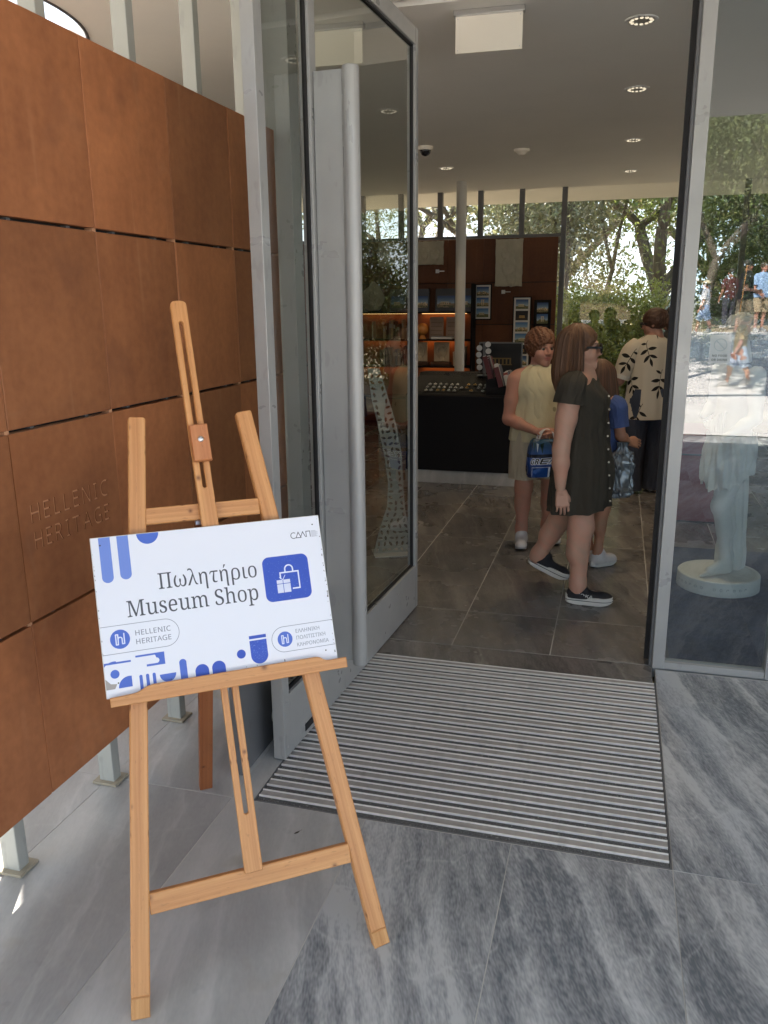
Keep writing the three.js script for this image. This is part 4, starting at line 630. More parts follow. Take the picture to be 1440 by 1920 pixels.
const join = (list, k) => (x, y, z) => { let d = list[0](x, y, z); for (let i = 1; i < list.length; i++) d = smin(d, list[i](x, y, z), k); return d; };
const cut = (f, g, k) => (x, y, z) => -smin(-f(x, y, z), g(x, y, z), k);
function sdfMesh(f, lo, hi, cell, color) {
  const n = lo.map((l, i) => Math.ceil((hi[i] - l) / cell) + 1), [nx, ny, nz] = n, D = new Float32Array(nx * ny * nz), at = (i, j, k) => (k * ny + j) * nx + i;
  for (let k = 0; k < nz; k++) for (let j = 0; j < ny; j++) for (let i = 0; i < nx; i++) D[at(i, j, k)] = f(lo[0] + i * cell, lo[1] + j * cell, lo[2] + k * cell);
  const id = new Int32Array(nx * ny * nz).fill(-1), P = [], idx = [], C = [[0, 0, 0], [1, 0, 0], [0, 1, 0], [1, 1, 0], [0, 0, 1], [1, 0, 1], [0, 1, 1], [1, 1, 1]], E = [[0, 1], [2, 3], [4, 5], [6, 7], [0, 2], [1, 3], [4, 6], [5, 7], [0, 4], [1, 5], [2, 6], [3, 7]];
  for (let k = 0; k < nz - 1; k++) for (let j = 0; j < ny - 1; j++) for (let i = 0; i < nx - 1; i++) {
    const d = C.map((c) => D[at(i + c[0], j + c[1], k + c[2])]); let s = 0; for (const q of d) s += q < 0; if (s === 0 || s === 8) continue;
    let x = 0, y = 0, z = 0, m = 0; for (const [a, b] of E) if ((d[a] < 0) !== (d[b] < 0)) { const t = d[a] / (d[a] - d[b]); x += lerp(C[a][0], C[b][0], t); y += lerp(C[a][1], C[b][1], t); z += lerp(C[a][2], C[b][2], t); m++; }
    id[at(i, j, k)] = P.length / 3; P.push(lo[0] + (i + x / m) * cell, lo[1] + (j + y / m) * cell, lo[2] + (k + z / m) * cell);
  }
  const quad = (a, b, c, d, flip) => { if (a < 0 || b < 0 || c < 0 || d < 0) return; flip ? idx.push(a, c, b, a, d, c) : idx.push(a, b, c, a, c, d); };
  for (let k = 1; k < nz - 1; k++) for (let j = 1; j < ny - 1; j++) for (let i = 1; i < nx - 1; i++) {
    const a = D[at(i, j, k)] < 0;
    if (a !== (D[at(i + 1, j, k)] < 0)) quad(id[at(i, j - 1, k - 1)], id[at(i, j, k - 1)], id[at(i, j, k)], id[at(i, j - 1, k)], !a);
    if (a !== (D[at(i, j + 1, k)] < 0)) quad(id[at(i - 1, j, k - 1)], id[at(i - 1, j, k)], id[at(i, j, k)], id[at(i, j, k - 1)], !a);
    if (a !== (D[at(i, j, k + 1)] < 0)) quad(id[at(i - 1, j - 1, k)], id[at(i, j - 1, k)], id[at(i, j, k)], id[at(i - 1, j, k)], !a);
  }
  const g = new THREE.BufferGeometry(), N = new Float32Array(P.length), h = cell * 0.4;
  for (let i = 0; i < P.length; i += 3) { const [x, y, z] = [P[i], P[i + 1], P[i + 2]], gx = f(x + h, y, z) - f(x - h, y, z), gy = f(x, y + h, z) - f(x, y - h, z), gz = f(x, y, z + h) - f(x, y, z - h), l = Math.hypot(gx, gy, gz) || 1; N[i] = gx / l; N[i + 1] = gy / l; N[i + 2] = gz / l; }
  g.setAttribute('position', new THREE.Float32BufferAttribute(P, 3)); g.setAttribute('normal', new THREE.BufferAttribute(N, 3)); g.setIndex(idx);
  if (color) { const c = new Float32Array(P.length); for (let i = 0; i < P.length; i += 3) { const q = color(P[i], P[i + 1], P[i + 2]); c.set(q, i); } g.setAttribute('color', new THREE.BufferAttribute(c, 3)); }
  return g;
}
// bones' own bounds
const sub = (a, b) => [a[0] - b[0], a[1] - b[1], a[2] - b[2]], addv = (a, b, k = 1) => [a[0] + b[0] * k, a[1] + b[1] * k, a[2] + b[2] * k], mid = (a, b, t) => [lerp(a[0], b[0], t), lerp(a[1], b[1], t), lerp(a[2], b[2], t)];
const armF = (s, e, w, b) => join([fCap(s, mid(s, e, 0.5), 0.053 * b, 0.047 * b), fCap(mid(s, e, 0.5), e, 0.047 * b, 0.038 * b), fCap(e, mid(e, w, 0.35), 0.038 * b, 0.038 * b), fCap(mid(e, w, 0.35), w, 0.038 * b, 0.025 * (0.5 + 0.5 * b))], 0.02);
const legF = (h, k, a, b, back = [0, 0, -1], t = 1) => join([fCap(h, mid(h, k, 0.5), 0.088 * t, 0.076 * t), fCap(mid(h, k, 0.5), k, 0.076 * t, 0.056 * b), fCap(k, mid(k, a, 0.9), 0.050 * b, 0.036 * b), fCap(addv(mid(k, a, 0.12), back, 0.012), addv(mid(k, a, 0.42), back, 0.018), 0.046 * b, 0.047 * b), fCap(mid(k, a, 0.9), a, 0.036 * b, 0.037 * b), fEll(addv(k, back, -0.018), [0.042 * b, 0.05 * b, 0.04 * b])], 0.03);

// a hand: fingers along -y, palm facing +x, thumb on +z; s mirrors it
function handGeo(curl, m4, skin, s = 1, spread = 1) {
  const L = [], fs = [], bend = (base, len, r, c, zz) => { let a = c * 0.35, p = base; const seg = [0.45, 0.31, 0.24]; for (let i = 0; i < 3; i++) { const q = [p[0] + s * Math.sin(a) * len * seg[i], p[1] - Math.cos(a) * len * seg[i], p[2] + zz * len * seg[i]]; fs.push(fCap(p, q, r * (1 - 0.1 * i), r * (0.9 - 0.1 * i))); p = q; a += c; } };
  [[0.030, 0.072, 0.0085], [0.0105, 0.080, 0.0088], [-0.009, 0.074, 0.0083], [-0.0275, 0.058, 0.0075]].forEach(([z, len, r], i) => { L.push(fCap([0, -0.012, z * 0.6], [0, -0.088 + (i === 3 ? 0.006 : 0), z], 0.013, 0.0115)); bend([s * 0.002, -0.088 + (i === 3 ? 0.006 : 0), z], len, r, curl * (1 + 0.12 * i), (z * 2 - 0.01) * spread); });
  L.push(fCap([s * 0.004, -0.02, 0.018], [s * 0.008, -0.05, 0.036], 0.016, 0.013));
  const th = [[s * 0.008, -0.048, 0.034], [s * 0.016, -0.078, 0.049], [s * 0.024, -0.104, 0.05]]; fs.push(fCap(th[0], th[1], 0.0115, 0.0095), fCap(th[1], th[2], 0.0095, 0.0075));
  const palm = join([...L, fCap([0, 0.03, 0], [0, -0.01, 0], 0.0235, 0.02)], 0.012), F = (x, y, z) => { let d = 9; for (const q of fs) d = Math.min(d, q(x, y, z)); return smin(d, palm(x, y, z), 0.008); };
  const g = sdfMesh(F, [-0.085, -0.185, -0.055], [0.085, 0.045, 0.08], 0.0042, () => skin); g.applyMatrix4(m4); return g;
}
function aim(pos, dir, thumb) { // matrix that sends -y to dir and +z towards thumb
  const y = V(...dir).normalize().negate(), z = V(...thumb); z.addScaledVector(y, -z.dot(y)).normalize(); const x = V().crossVectors(y, z); return new THREE.Matrix4().makeBasis(x, y, z).setPosition(...pos);
}
// a head in its own frame: faces +z, centre between the ears
function headGeo(o) {
  const w = o.w ?? 1, skin = o.skin, lips = o.lips ?? mixc(skin, [0.45, 0.10, 0.08], 0.6), brow = o.brow ?? [0.10, 0.06, 0.04], fat = o.fat ?? 0;
  let f = join([fEll([0, 0.035, -0.018], [0.074 * w, 0.083, 0.092]), fEll([0, -0.03, 0.022], [0.058 * w, 0.085, 0.064]), fCap([0, -0.07, 0.01], [0, -0.088, 0.05], 0.04 + fat, 0.027 + fat), fEll([0.036, -0.03, 0.048], [0.03 + fat, 0.032, 0.03]), fEll([-0.036, -0.03, 0.048], [0.03 + fat, 0.032, 0.03]), fCap([-0.028, 0.022, 0.073], [0.028, 0.022, 0.073], 0.012, 0.012), fCap([0, -0.07, -0.025], [0, -0.17, -0.035], 0.047 + fat, 0.052 + fat), fEll([0, -0.093, 0.063], [0.019, 0.016, 0.016])], 0.022);
  f = cut(f, fEll([0.031, 0.004, 0.092], [0.017, 0.010, 0.015]), 0.012); f = cut(f, fEll([-0.031, 0.004, 0.092], [0.017, 0.010, 0.015]), 0.012);
  const nose = join([fCap([0, 0.016, 0.082], [0, -0.026, 0.102], 0.007, 0.010), fEll([0.010, -0.031, 0.090], [0.008, 0.007, 0.010]), fEll([-0.010, -0.031, 0.090], [0.008, 0.007, 0.010])], 0.010);
  const mouth = join([fEll([0, -0.055, 0.079], [0.023, 0.0055, 0.012]), fEll([0, -0.066, 0.077], [0.019, 0.0065, 0.012])], 0.004);
  const ears = join([fEll([0.073 * w, 0, -0.008], [0.009, 0.031, 0.018], [0, -0.3, 0]), fEll([-0.073 * w, 0, -0.008], [0.009, 0.031, 0.018], [0, 0.3, 0])], 0.001);
  const all = (x, y, z) => smin(smin(smin(f(x, y, z), nose(x, y, z), 0.012), mouth(x, y, z), 0.006), ears(x, y, z), 0.008);
  const col = (x, y, z) => { if (z > 0.06 && mouth(x, y, z) < 0.0022) return lips; if (z > 0.06 && Math.abs(y - 0.028 + Math.abs(x) * 0.04) < 0.0042 && Math.abs(x) > 0.012 && Math.abs(x) < 0.047) return brow; const bl = 0.25 * Math.exp(-(((Math.abs(x) - 0.036) / 0.02) ** 2 + ((y + 0.028) / 0.02) ** 2)) * (z > 0.03); return mixc(skin, [0.55, 0.20, 0.15], bl); };
  const g = [sdfMesh(all, [-0.1, -0.185, -0.125], [0.1, 0.13, 0.13], 0.0042, col)];
  for (const s of [-1, 1]) { const e = new THREE.SphereGeometry(0.0118, 16, 12); e.rotateX(Math.PI / 2); const c = [], p = e.attributes.position; for (let i = 0; i < p.count; i++) { const zz = p.getZ(i); c.push(...(zz > 0.0104 ? [0.012, 0.01, 0.01] : zz > 0.0082 ? [0.07, 0.05, 0.03] : [0.36, 0.32, 0.29])); } e.setAttribute('color', new THREE.Float32BufferAttribute(c, 3)); e.translate(s * 0.031, 0.003, 0.0705); g.push(e); }
  return g;
}
const mSkin = M('skin', { vertexColors: true, roughness: 0.55, bumpMap: texSpeck, bumpScale: 0 });
mSkin.bumpMap = null;
// assemble one continuous body: torso, limbs, hands, head
function bodyGeo(o) {
  const fs = [...(o.torso ? [join(o.torso, 0.05)] : []), ...o.limbs], F = (x, y, z) => { let d = 9; for (const f of fs) d = d === 9 ? f(x, y, z) : smin(d, f(x, y, z), 0.018); return d; };
  const g = [sdfMesh(F, o.lo, o.hi, o.cell ?? 0.0115, o.tint ?? ((x, y, z) => { const n = 1 + 0.10 * pn(x * 38 + 5, y * 30 + z * 25, 256, 256, 2) + 0.10 * pn(x * 9 + z * 7, y * 8, 256, 256, 4); return [o.skin[0] * n, o.skin[1] * n * (2 - n), o.skin[2] * n * (2 - n)]; }))];
  for (const h of o.hands ?? []) g.push(h);
  if (o.head) { const m = new THREE.Matrix4().compose(V(...o.head.pos), new THREE.Quaternion().setFromEuler(new THREE.Euler(o.head.rx ?? 0, o.head.ry ?? 0, o.head.rz ?? 0, 'YXZ')), V(1, 1, 1).multiplyScalar(o.head.s ?? 1)); for (const q of headGeo({ skin: o.skin, ...o.head })) g.push(q.applyMatrix4(m)); o.headM = m; }
  const out = merge(g.map((q) => { q.deleteAttribute('uv'); return q; })); return mergeVertices(out, 1e-5);
}
const torsoF = (h, b = 1, bust = 0) => [fEll([0, 1.24 * h, 0], [0.15 * b, 0.19 * h, 0.095 * b]), fEll([0, 1.03 * h, 0.008], [0.14 * b, 0.16 * h, 0.105 * b]), fEll([0, 0.90 * h, -0.005], [0.165 * b, 0.13 * h, 0.115 * b]), fCap([0, 1.33 * h, -0.01], [0, 1.44 * h, 0.0], 0.055, 0.05), fCap([-0.14 * b, 1.335 * h, -0.01], [0.14 * b, 1.335 * h, -0.01], 0.05, 0.05), ...(bust ? [fEll([0.07, 1.2 * h, 0.085 * b], [0.06, 0.07, 0.055]), fEll([-0.07, 1.2 * h, 0.085 * b], [0.06, 0.07, 0.055])] : [])];

// cloth tube through rings {c, rx, rz} (horizontal) or along a path with radii; open at both ends, with thickness
function loft(rings, seg = 56, o = {}) {
  const sub_ = o.sub ?? 6, rows = [], cat = (a, b, c, d, t) => 0.5 * (2 * b + (c - a) * t + (2 * a - 5 * b + 4 * c - d) * t * t + (3 * b - a - 3 * c + d) * t * t * t);
  for (let i = 0; i < rings.length - 1; i++) for (let j = 0; j < sub_ + (i === rings.length - 2 ? 1 : 0); j++) {
    const t = j / sub_, q = [rings[Math.max(0, i - 1)], rings[i], rings[i + 1], rings[Math.min(rings.length - 1, i + 2)]], k = (fn) => cat(...q.map(fn), t);
    rows.push({ c: [k((r) => r.c[0]), k((r) => r.c[1]), k((r) => r.c[2])], rx: k((r) => r.rx), rz: k((r) => r.rz), t: (i + t) / (rings.length - 1) });
  }
  const path = o.path, pos = [], uv = [], idx = [], th = o.th ?? 0.004, n = rows.length; let per = 0;
  const frames = rows.map((r, i) => { if (!path) return [V(1, 0, 0), V(0, 0, 1)]; const d = V(...sub(rows[Math.min(n - 1, i + 1)].c, rows[Math.max(0, i - 1)].c)).normalize(), z = V(...(o.front ?? [0, 0, 1])); z.addScaledVector(d, -z.dot(d)).normalize(); return [V().crossVectors(z, d).negate(), z]; });
  for (const layer of [0, 1]) rows.forEach((r, i) => {
    if (!layer && i) per += Math.hypot(...sub(r.c, rows[i - 1].c)); if (layer && i === 0) per = 0; if (layer && i) per += Math.hypot(...sub(r.c, rows[i - 1].c));
    for (let s = 0; s <= seg; s++) {
      const a = s / seg * TAU, ex = o.pow ?? 1, ca = Math.cos(a), sa = Math.sin(a), f = (o.fold ? o.fold(a, r.t) : 0) - layer * th, cx = Math.sign(ca) * Math.pow(Math.abs(ca), ex), cz = Math.sign(sa) * Math.pow(Math.abs(sa), ex);
      const X = cx * (r.rx + f), Z = cz * (r.rz + f), [fx, fz] = frames[i], dy = o.drop ? o.drop(a, r.t) : 0;
      pos.push(r.c[0] + fx.x * X + fz.x * Z, r.c[1] + fx.y * X + fz.y * Z + dy, r.c[2] + fx.z * X + fz.z * Z); uv.push(a * (o.uvr ?? 0.17), per);
    }
  });
  const w = seg + 1, A = (l, i, s) => l * n * w + i * w + s;
  for (let i = 0; i < n - 1; i++) for (let s = 0; s < seg; s++) { idx.push(A(0, i, s), A(0, i + 1, s), A(0, i, s + 1), A(0, i, s + 1), A(0, i + 1, s), A(0, i + 1, s + 1)); idx.push(A(1, i, s), A(1, i, s + 1), A(1, i + 1, s), A(1, i, s + 1), A(1, i + 1, s + 1), A(1, i + 1, s)); }
  for (let s = 0; s < seg; s++) for (const i of [0, n - 1]) idx.push(A(0, i, s), A(0, i, s + 1), A(1, i, s), A(1, i, s), A(0, i, s + 1), A(1, i, s + 1));
  const g = new THREE.BufferGeometry(); g.setAttribute('position', new THREE.Float32BufferAttribute(pos, 3)); g.setAttribute('uv', new THREE.Float32BufferAttribute(uv, 2)); g.setIndex(idx); g.computeVertexNormals(); return g;
}
const ring = (x, y, z, rx, rz) => ({ c: [x, y, z], rx, rz });
// hair that hangs: over the skull from a crown point, then straight down; phi from the front, in head space
function hairGeo(o) {
  const q = rng(o.seed), geos = [], Np = o.np ?? 110, Nt = 26;
  for (let layer = 0; layer < 3; layer++) {
    const pos = [], uv = [], idx = [], jag = [], off = [], grow = 1 + 0.035 * layer - 0.02;
    for (let i = 0; i <= Np; i++) { jag.push(q()); off.push((q() - 0.5) * 0.010); }
    for (let i = 0; i <= Np; i++) for (let t = 0; t <= Nt; t++) {
      const k = i / Np, phi = o.phi0 + (o.phi1 - o.phi0) * k, s = t / Nt, bend = 0.45, sp = Math.sin(phi), cp = Math.cos(phi);
      const len = (o.len(phi) + jag[i] * o.jag) * (1 - 0.10 * (2 - layer)); let x, y, z; const wob = off[i] + 0.004 * Math.sin(phi * 23 + layer * 2) + 0.003 * Math.sin(phi * 61 + layer);
      if (s < bend) { const th = s / bend * Math.PI / 2; x = (o.rx * grow + wob * Math.sin(th)) * Math.sin(th) * sp; y = o.ry * grow * Math.cos(th); z = (o.rz * grow + wob * Math.sin(th)) * Math.sin(th) * cp; }
      else { const d = (s - bend) / (1 - bend), fl = 1 + (o.flare ?? 0.12) * Math.sin(d * 2.4) * (1 + 4 * off[i]); x = (o.rx * grow + wob) * fl * sp; y = -d * len; z = (o.rz * grow + wob) * fl * cp + (o.sway ?? 0) * d * d; const cl = Math.pow(d, 5) * (o.tuck ?? 0.02); x -= cl * sp; z -= cl * cp; }
      pos.push(x + o.c[0] + (o.part ?? 0) * Math.cos(Math.min(s / bend, 1) * Math.PI / 2), y + o.c[1], z + o.c[2]); uv.push(phi * 0.09, s * 0.4 + jag[i] * 0.1);
    }
    for (let i = 0; i < Np; i++) for (let t = 0; t < Nt; t++) { const a = i * (Nt + 1) + t, b = a + Nt + 1; idx.push(a, a + 1, b, b, a + 1, b + 1); }
    const g = new THREE.BufferGeometry(); g.setAttribute('position', new THREE.Float32BufferAttribute(pos, 3)); g.setAttribute('uv', new THREE.Float32BufferAttribute(uv, 2)); g.setIndex(idx); g.computeVertexNormals(); geos.push(g);
  }
  return merge(geos);
}
const texHair = tex(512, 128, (u, v) => { const t = 0.62 + 0.55 * fbm(u, v, 90, 1, 3, 301) + 0.35 * fbm(u, v, 16, 2, 3, 305); return [t, t, t]; });
const mHair = (c) => M('hair', { map: texHair, color: lin(...c), roughness: 0.6, side: THREE.DoubleSide, bumpMap: texHair, bumpScale: 0.002 });
// cropped or wavy hair: a shell over the skull with curls, cut away from the face
function shellHair(o) {
  const base = fEll(o.c ?? [0, 0.035, -0.022], o.r), face = fEll(o.face ?? [0, -0.045, 0.10], o.fr ?? [0.068, 0.095, 0.075]), neck = fEll([0, o.cutY ?? -0.19, 0.02], [0.2, 0.09, 0.2]);
  const f = (x, y, z) => base(x, y, z) + o.curl * (pn(x * o.fq + 9, y * o.fq * 0.8 + z * o.fq * 0.7, 256, 256, 3) + 0.5 * pn(x * o.fq * 2.3 + z * 30, y * o.fq * 2.1, 256, 256, 6));
  const h = cut(cut(f, face, 0.015), neck, 0.02), R = o.r; return uvHair(sdfMesh(o.extra ? (x, y, z) => smin(h(x, y, z), o.extra(x, y, z), 0.012) : h, o.lo ?? [-0.16, -0.2, -0.2], o.hi ?? [0.16, 0.19, 0.16], 0.0048));
}
function uvHair(g) { const p = g.attributes.position, u = []; for (let i = 0; i < p.count; i++) u.push(Math.atan2(p.getX(i), p.getZ(i) + 0.02) * 0.12, p.getY(i) * 0.6); g.setAttribute('uv', new THREE.Float32BufferAttribute(u, 2)); return g; }
// shoe: toe along +z, ankle above the origin
function shoe(parent, m4, upper, sole, o = {}) {
  const L = o.len ?? 0.27, k = L / 0.27, h = o.sole ?? 0.032, grp = new THREE.Group(); grp.name = 'shoe'; grp.applyMatrix4(m4); parent.add(grp);
  const z0 = -0.075 * k, z1 = 0.195 * k, low = join([fCap([0, 0.052, z0 + 0.045], [0, 0.048, z0 + 0.10], 0.036, 0.037), fCap([0, 0.048, z0 + 0.10], [0.004, 0.036, z1 - 0.055], 0.037, 0.034), fCap([0.004, 0.034, z1 - 0.06], [0.003, 0.030, z1 - 0.038], 0.036, 0.032), fCap([0, 0.05, z0 + 0.045], [0, 0.105, z0 + 0.062], 0.036, 0.036), fCap([0, 0.06, 0.0], [0, 0.09, 0.012], 0.034, 0.030)], 0.03);
  let f = cut(low, (x, y, z) => y - h * 0.8, 0.006); f = cut(f, fCap([0, 0.085, -0.012], [0, 0.2, -0.012], 0.031, 0.036), 0.006);
  part(grp, 'upper', sdfMesh(f, [-0.06, 0, z0 - 0.03], [0.06, 0.16, z1 + 0.03], 0.0052), upper);
  const s = new THREE.Shape(), w = 0.043 * k; s.moveTo(-w * 0.72, -z0 - 0.03); s.bezierCurveTo(-w * 0.8, -z0 + 0.012, w * 0.8, -z0 + 0.012, w * 0.74, -z0 - 0.03); s.bezierCurveTo(w * 0.72, -0.04, w * 1.15, -0.09 * k, w * 1.08, -0.13 * k); s.bezierCurveTo(w, -z1 - 0.008, -w * 0.75, -z1 - 0.014, -w * 0.98, -0.135 * k); s.bezierCurveTo(-w * 1.05, -0.08, -w * 0.8, -0.03, -w * 0.72, -z0 - 0.03);
  const g = extr(s, h - 0.008, { bevel: 0.004, seg: 14 }); g.rotateX(-Math.PI / 2); g.translate(0, 0.004, 0); const p = g.attributes.position; for (let i = 0; i < p.count; i++) { const z = p.getZ(i), y = p.getY(i); p.setY(i, y + 0.020 * smooth(z1 - 0.08, z1 + 0.01, z) * (1 - y / h * 0.7) + 0.016 * smooth(z0 + 0.06, z0 - 0.01, z) * (y > h * 0.5 ? 1 : 0.7)); } g.computeVertexNormals(); part(grp, 'sole', g, sole);
  if (o.line) { const g2 = g.clone(); g2.scale(1.012, 0.10, 1.006); g2.translate(0, h * 0.52, 0); part(grp, 'sole_line', g2, o.line); }
  if (o.lace) for (let i = 0; i < 4; i++) { const c = new THREE.CapsuleGeometry(0.0032, 0.034, 3, 8); c.rotateZ(Math.PI / 2); part(grp, 'lace', c, o.lace, [0, 0.084 - i * 0.0075, 0.028 + i * 0.021 * k], [0.5, 0, 0]); }
  return grp;
}
const P4 = (pos, ry = 0, rx = 0) => new THREE.Matrix4().compose(V(...pos), new THREE.Quaternion().setFromEuler(new THREE.Euler(rx, ry, 0, 'YXZ')), V(1, 1, 1));
const weave = tex(256, 256, (u, v) => 0.5 + 0.25 * Math.sin(u * TAU * 64) * Math.sin(v * TAU * 64) + 0.3 * fbm(u, v, 8, 8, 3, 311), false);
const crease = tex(512, 512, (u, v) => { const a = fbm(u + 0.06 * fbm(u, v, 4, 4, 2, 321), v, 7, 3, 4, 323), b = 1 - Math.abs(fbm(u + 0.15 * v, v, 9, 4, 3, 327)) * 2.2; return 0.45 + 0.3 * a + 0.28 * b + 0.03 * Math.sin(u * TAU * 180) * Math.sin(v * TAU * 180); }, false);
const cloth = (name, c, o = {}) => M(name, { color: lin(...c), roughness: 0.9, bumpMap: crease, bumpScale: 0.022, side: THREE.DoubleSide, ...o });
const mRubberWhite = M('sole_white', { color: lin(0.62, 0.61, 0.58), roughness: 0.7 }), mShoeBlack = M('shoe_black', { color: lin(0.018, 0.018, 0.022), roughness: 0.85, map: texPaint }), mShoeWhite = M('shoe_white', { color: lin(0.60, 0.58, 0.58), roughness: 0.8 }), mShoeGrey = M('shoe_grey', { color: lin(0.36, 0.36, 0.37), roughness: 0.85 });
function headParts(grp, m) { const h = new THREE.Group(); h.applyMatrix4(m); return h; }
const inHead = (g, m) => g.applyMatrix4(m);
function glasses(grp, m, mat, lens) {
  const f = []; for (const s of [-1, 1]) { const t = new THREE.TorusGeometry(0.026, 0.0045, 6, 24); t.scale(1.05, 0.84, 1); t.translate(s * 0.031, 0.001, 0.102); f.push(t); const b = new THREE.BoxGeometry(0.004, 0.011, 0.115); b.translate(s * 0.072, 0.007, 0.047); f.push(b); const c = new THREE.BoxGeometry(0.018, 0.007, 0.004); c.translate(s * 0.063, 0.008, 0.102); f.push(c); }
  const br = new THREE.BoxGeometry(0.014, 0.004, 0.004); br.translate(0, 0.006, 0.103); f.push(br); const gm = part(grp, 'glasses', inHead(merge(f), m), mat);
  if (lens) { const l = []; for (const s of [-1, 1]) { const c = new THREE.CylinderGeometry(0.024, 0.024, 0.0015, 24); c.rotateX(Math.PI / 2); c.scale(1.05, 0.82, 1); c.translate(s * 0.031, 0.001, 0.102); l.push(c); } part(gm, 'lens', inHead(merge(l), m), lens); }
}
const font = await new FontLoader().loadAsync('fonts/droid/droid_sans_bold.typeface.json');
function lettering(txt, size, depth) { const sh = font.generateShapes(txt, size), g = mergeGeometries(sh.map((s) => extr(s, depth, { seg: 4 }))); g.computeBoundingBox(); const b = g.boundingBox; g.translate(-(b.min.x + b.max.x) / 2, 0, 0); return g; }
// ---------------------------------------------------------------- the people
const SKIN1 = [0.50, 0.285, 0.205], SKIN2 = [0.46, 0.225, 0.16], SKIN3 = [0.40, 0.20, 0.125], SKIN4 = [0.38, 0.19, 0.13];
{ // woman in the dark olive dress walking to the right
  const g = thing('person', 'woman in dark olive button dress with sunglasses and black running shoes walking right', 'person', null, [-0.185, 0, -0.88], Math.PI / 2);
  const rs = [-0.185, 1.262, -0.05], re = [-0.232, 0.935, -0.088], rw = [-0.226, 0.715, -0.082], ls = [0.185, 1.265, -0.03], le = [0.235, 0.98, 0.0], lw = [0.22, 0.78, 0.08];
  const o = { skin: SKIN1, torso: torsoF(0.965, 1.0, 0).map((f) => f), lo: [-0.34, 0.05, -0.34], hi: [0.34, 1.45, 0.3],
    limbs: [armF(rs, re, rw, 1.22), armF(ls, le, lw, 1.2), legF([-0.09, 0.86, 0.02], [-0.10, 0.468, 0.035], [-0.10, 0.085, 0.035], 1.28, [0, 0, -1], 1.05), legF([0.10, 0.86, 0.0], [0.14, 0.462, -0.085], [0.185, 0.175, -0.232], 1.26, [0, -0.45, -0.9], 1.05)],
    hands: [handGeo(0.38, aim([-0.226, 0.705, -0.080], [0.0, -1, 0.14], [0.25, 0, 1]), SKIN1, 1), handGeo(0.4, aim([0.22, 0.77, 0.085], [0, -1, 0.3], [-0.2, 0, 1]), SKIN1, -1)],
    head: { pos: [0, 1.468, -0.018], ry: 0.10, s: 1.06, fat: 0.006, brow: [0.12, 0.07, 0.045] } };
  part(g, 'body', bodyGeo(o), mSkin);
  const olive = cloth('olive_cloth', [0.040, 0.034, 0.024]);
  const fold = (a, t) => (t > 0.35 ? (t - 0.35) * (0.016 * Math.sin(a * 5 + 0.8) + 0.014 * Math.sin(a * 11 + 2) + 0.007 * Math.sin(a * 23)) : 0) + 0.0045 * Math.sin(a * 4 + t * 26 + Math.sin(a * 3) * 2) + 0.003 * Math.sin(a * 9 - t * 31) + 0.004 * Math.exp(-(((t - 0.56) / 0.02) ** 2));
  part(g, 'dress', loft([ring(0, 1.345, -0.018, 0.066, 0.058), ring(0, 1.318, -0.018, 0.13, 0.085), ring(0, 1.275, -0.01, 0.188, 0.112), ring(0, 1.20, 0.008, 0.19, 0.140), ring(0, 1.10, 0.014, 0.182, 0.138), ring(0, 1.0, 0.018, 0.18, 0.139), ring(0, 0.90, 0.020, 0.192, 0.158), ring(0, 0.75, 0.018, 0.205, 0.174), ring(0, 0.56, 0.012, 0.22, 0.180)], 96, { fold, drop: (a, t) => t > 0.9 ? (t - 0.9) * 10 * 0.022 * Math.sin(a) : 0 }), olive);
  for (const [s, e] of [[rs, re], [ls, le]]) { const sg = Math.sign(s[0]); part(g, 'sleeve', loft([{ c: [sg * 0.12, 1.30, -0.03], rx: 0.062, rz: 0.066 }, { c: [sg * 0.175, 1.272, -0.045], rx: 0.072, rz: 0.078 }, { c: mid(s, e, 0.14), rx: 0.075, rz: 0.081 }, { c: mid(s, e, 0.25), rx: 0.078, rz: 0.084 }], 40, { path: true, fold: (a, t) => 0.003 * Math.sin(a * 6 + t * 5) }), olive); }
  const col = loft([ring(0, 1.338, -0.012, 0.074, 0.066), ring(0, 1.352, -0.014, 0.072, 0.062), ring(0, 1.372, -0.02, 0.060, 0.053)], 48, { th: 0.005 }); part(g, 'collar', col, olive);
  const but = M('button', { color: lin(0.55, 0.52, 0.46), roughness: 0.35 });
  const zf = (y) => y > 1.15 ? 0.148 : y > 0.95 ? 0.155 : lerp(0.192, 0.160, clamp((y - 0.62) / 0.33, 0, 1));
  for (let i = 0; i < 9; i++) { const y = 1.215 - i * 0.074, b = new THREE.SphereGeometry(0.0058, 10, 8); part(g, 'button', b, but, [-0.085, y, zf(y) * 0.92 + 0.012]); }
  const hm = o.headM; part(g, 'hair', inHead(hairGeo({ seed: 5, c: [0, 0.018, -0.014], rx: 0.090, ry: 0.108, rz: 0.110, phi0: 1.34, phi1: TAU - 1.34, len: (p) => 0.225 - 0.01 * Math.cos(p), jag: 0.035, flare: 0.13, tuck: 0.03, np: 150 }), hm), mHair([0.20, 0.095, 0.045]));
  part(g, 'hair', inHead(shellHair({ r: [0.084, 0.094, 0.104], c: [0, 0.037, -0.02], curl: 0.004, fq: 30, cutY: -0.12, face: [0, -0.052, 0.108], fr: [0.072, 0.105, 0.078] }), hm), mHair([0.20, 0.095, 0.045]));
  glasses(g, hm, mBlack, M('dark_lens', { color: lin(0.01, 0.008, 0.008), roughness: 0.06 }));
  const so = { len: 0.278, sole: 0.048, line: mBlack, lace: mShoeBlack };
  const near = shoe(g, P4([-0.10, 0.001, 0.045], 0.02), mShoeBlack, mRubberWhite, so); shoe(g, P4([0.185, 0.104, -0.218], 0.02, 0.40), mShoeBlack, mRubberWhite, so);
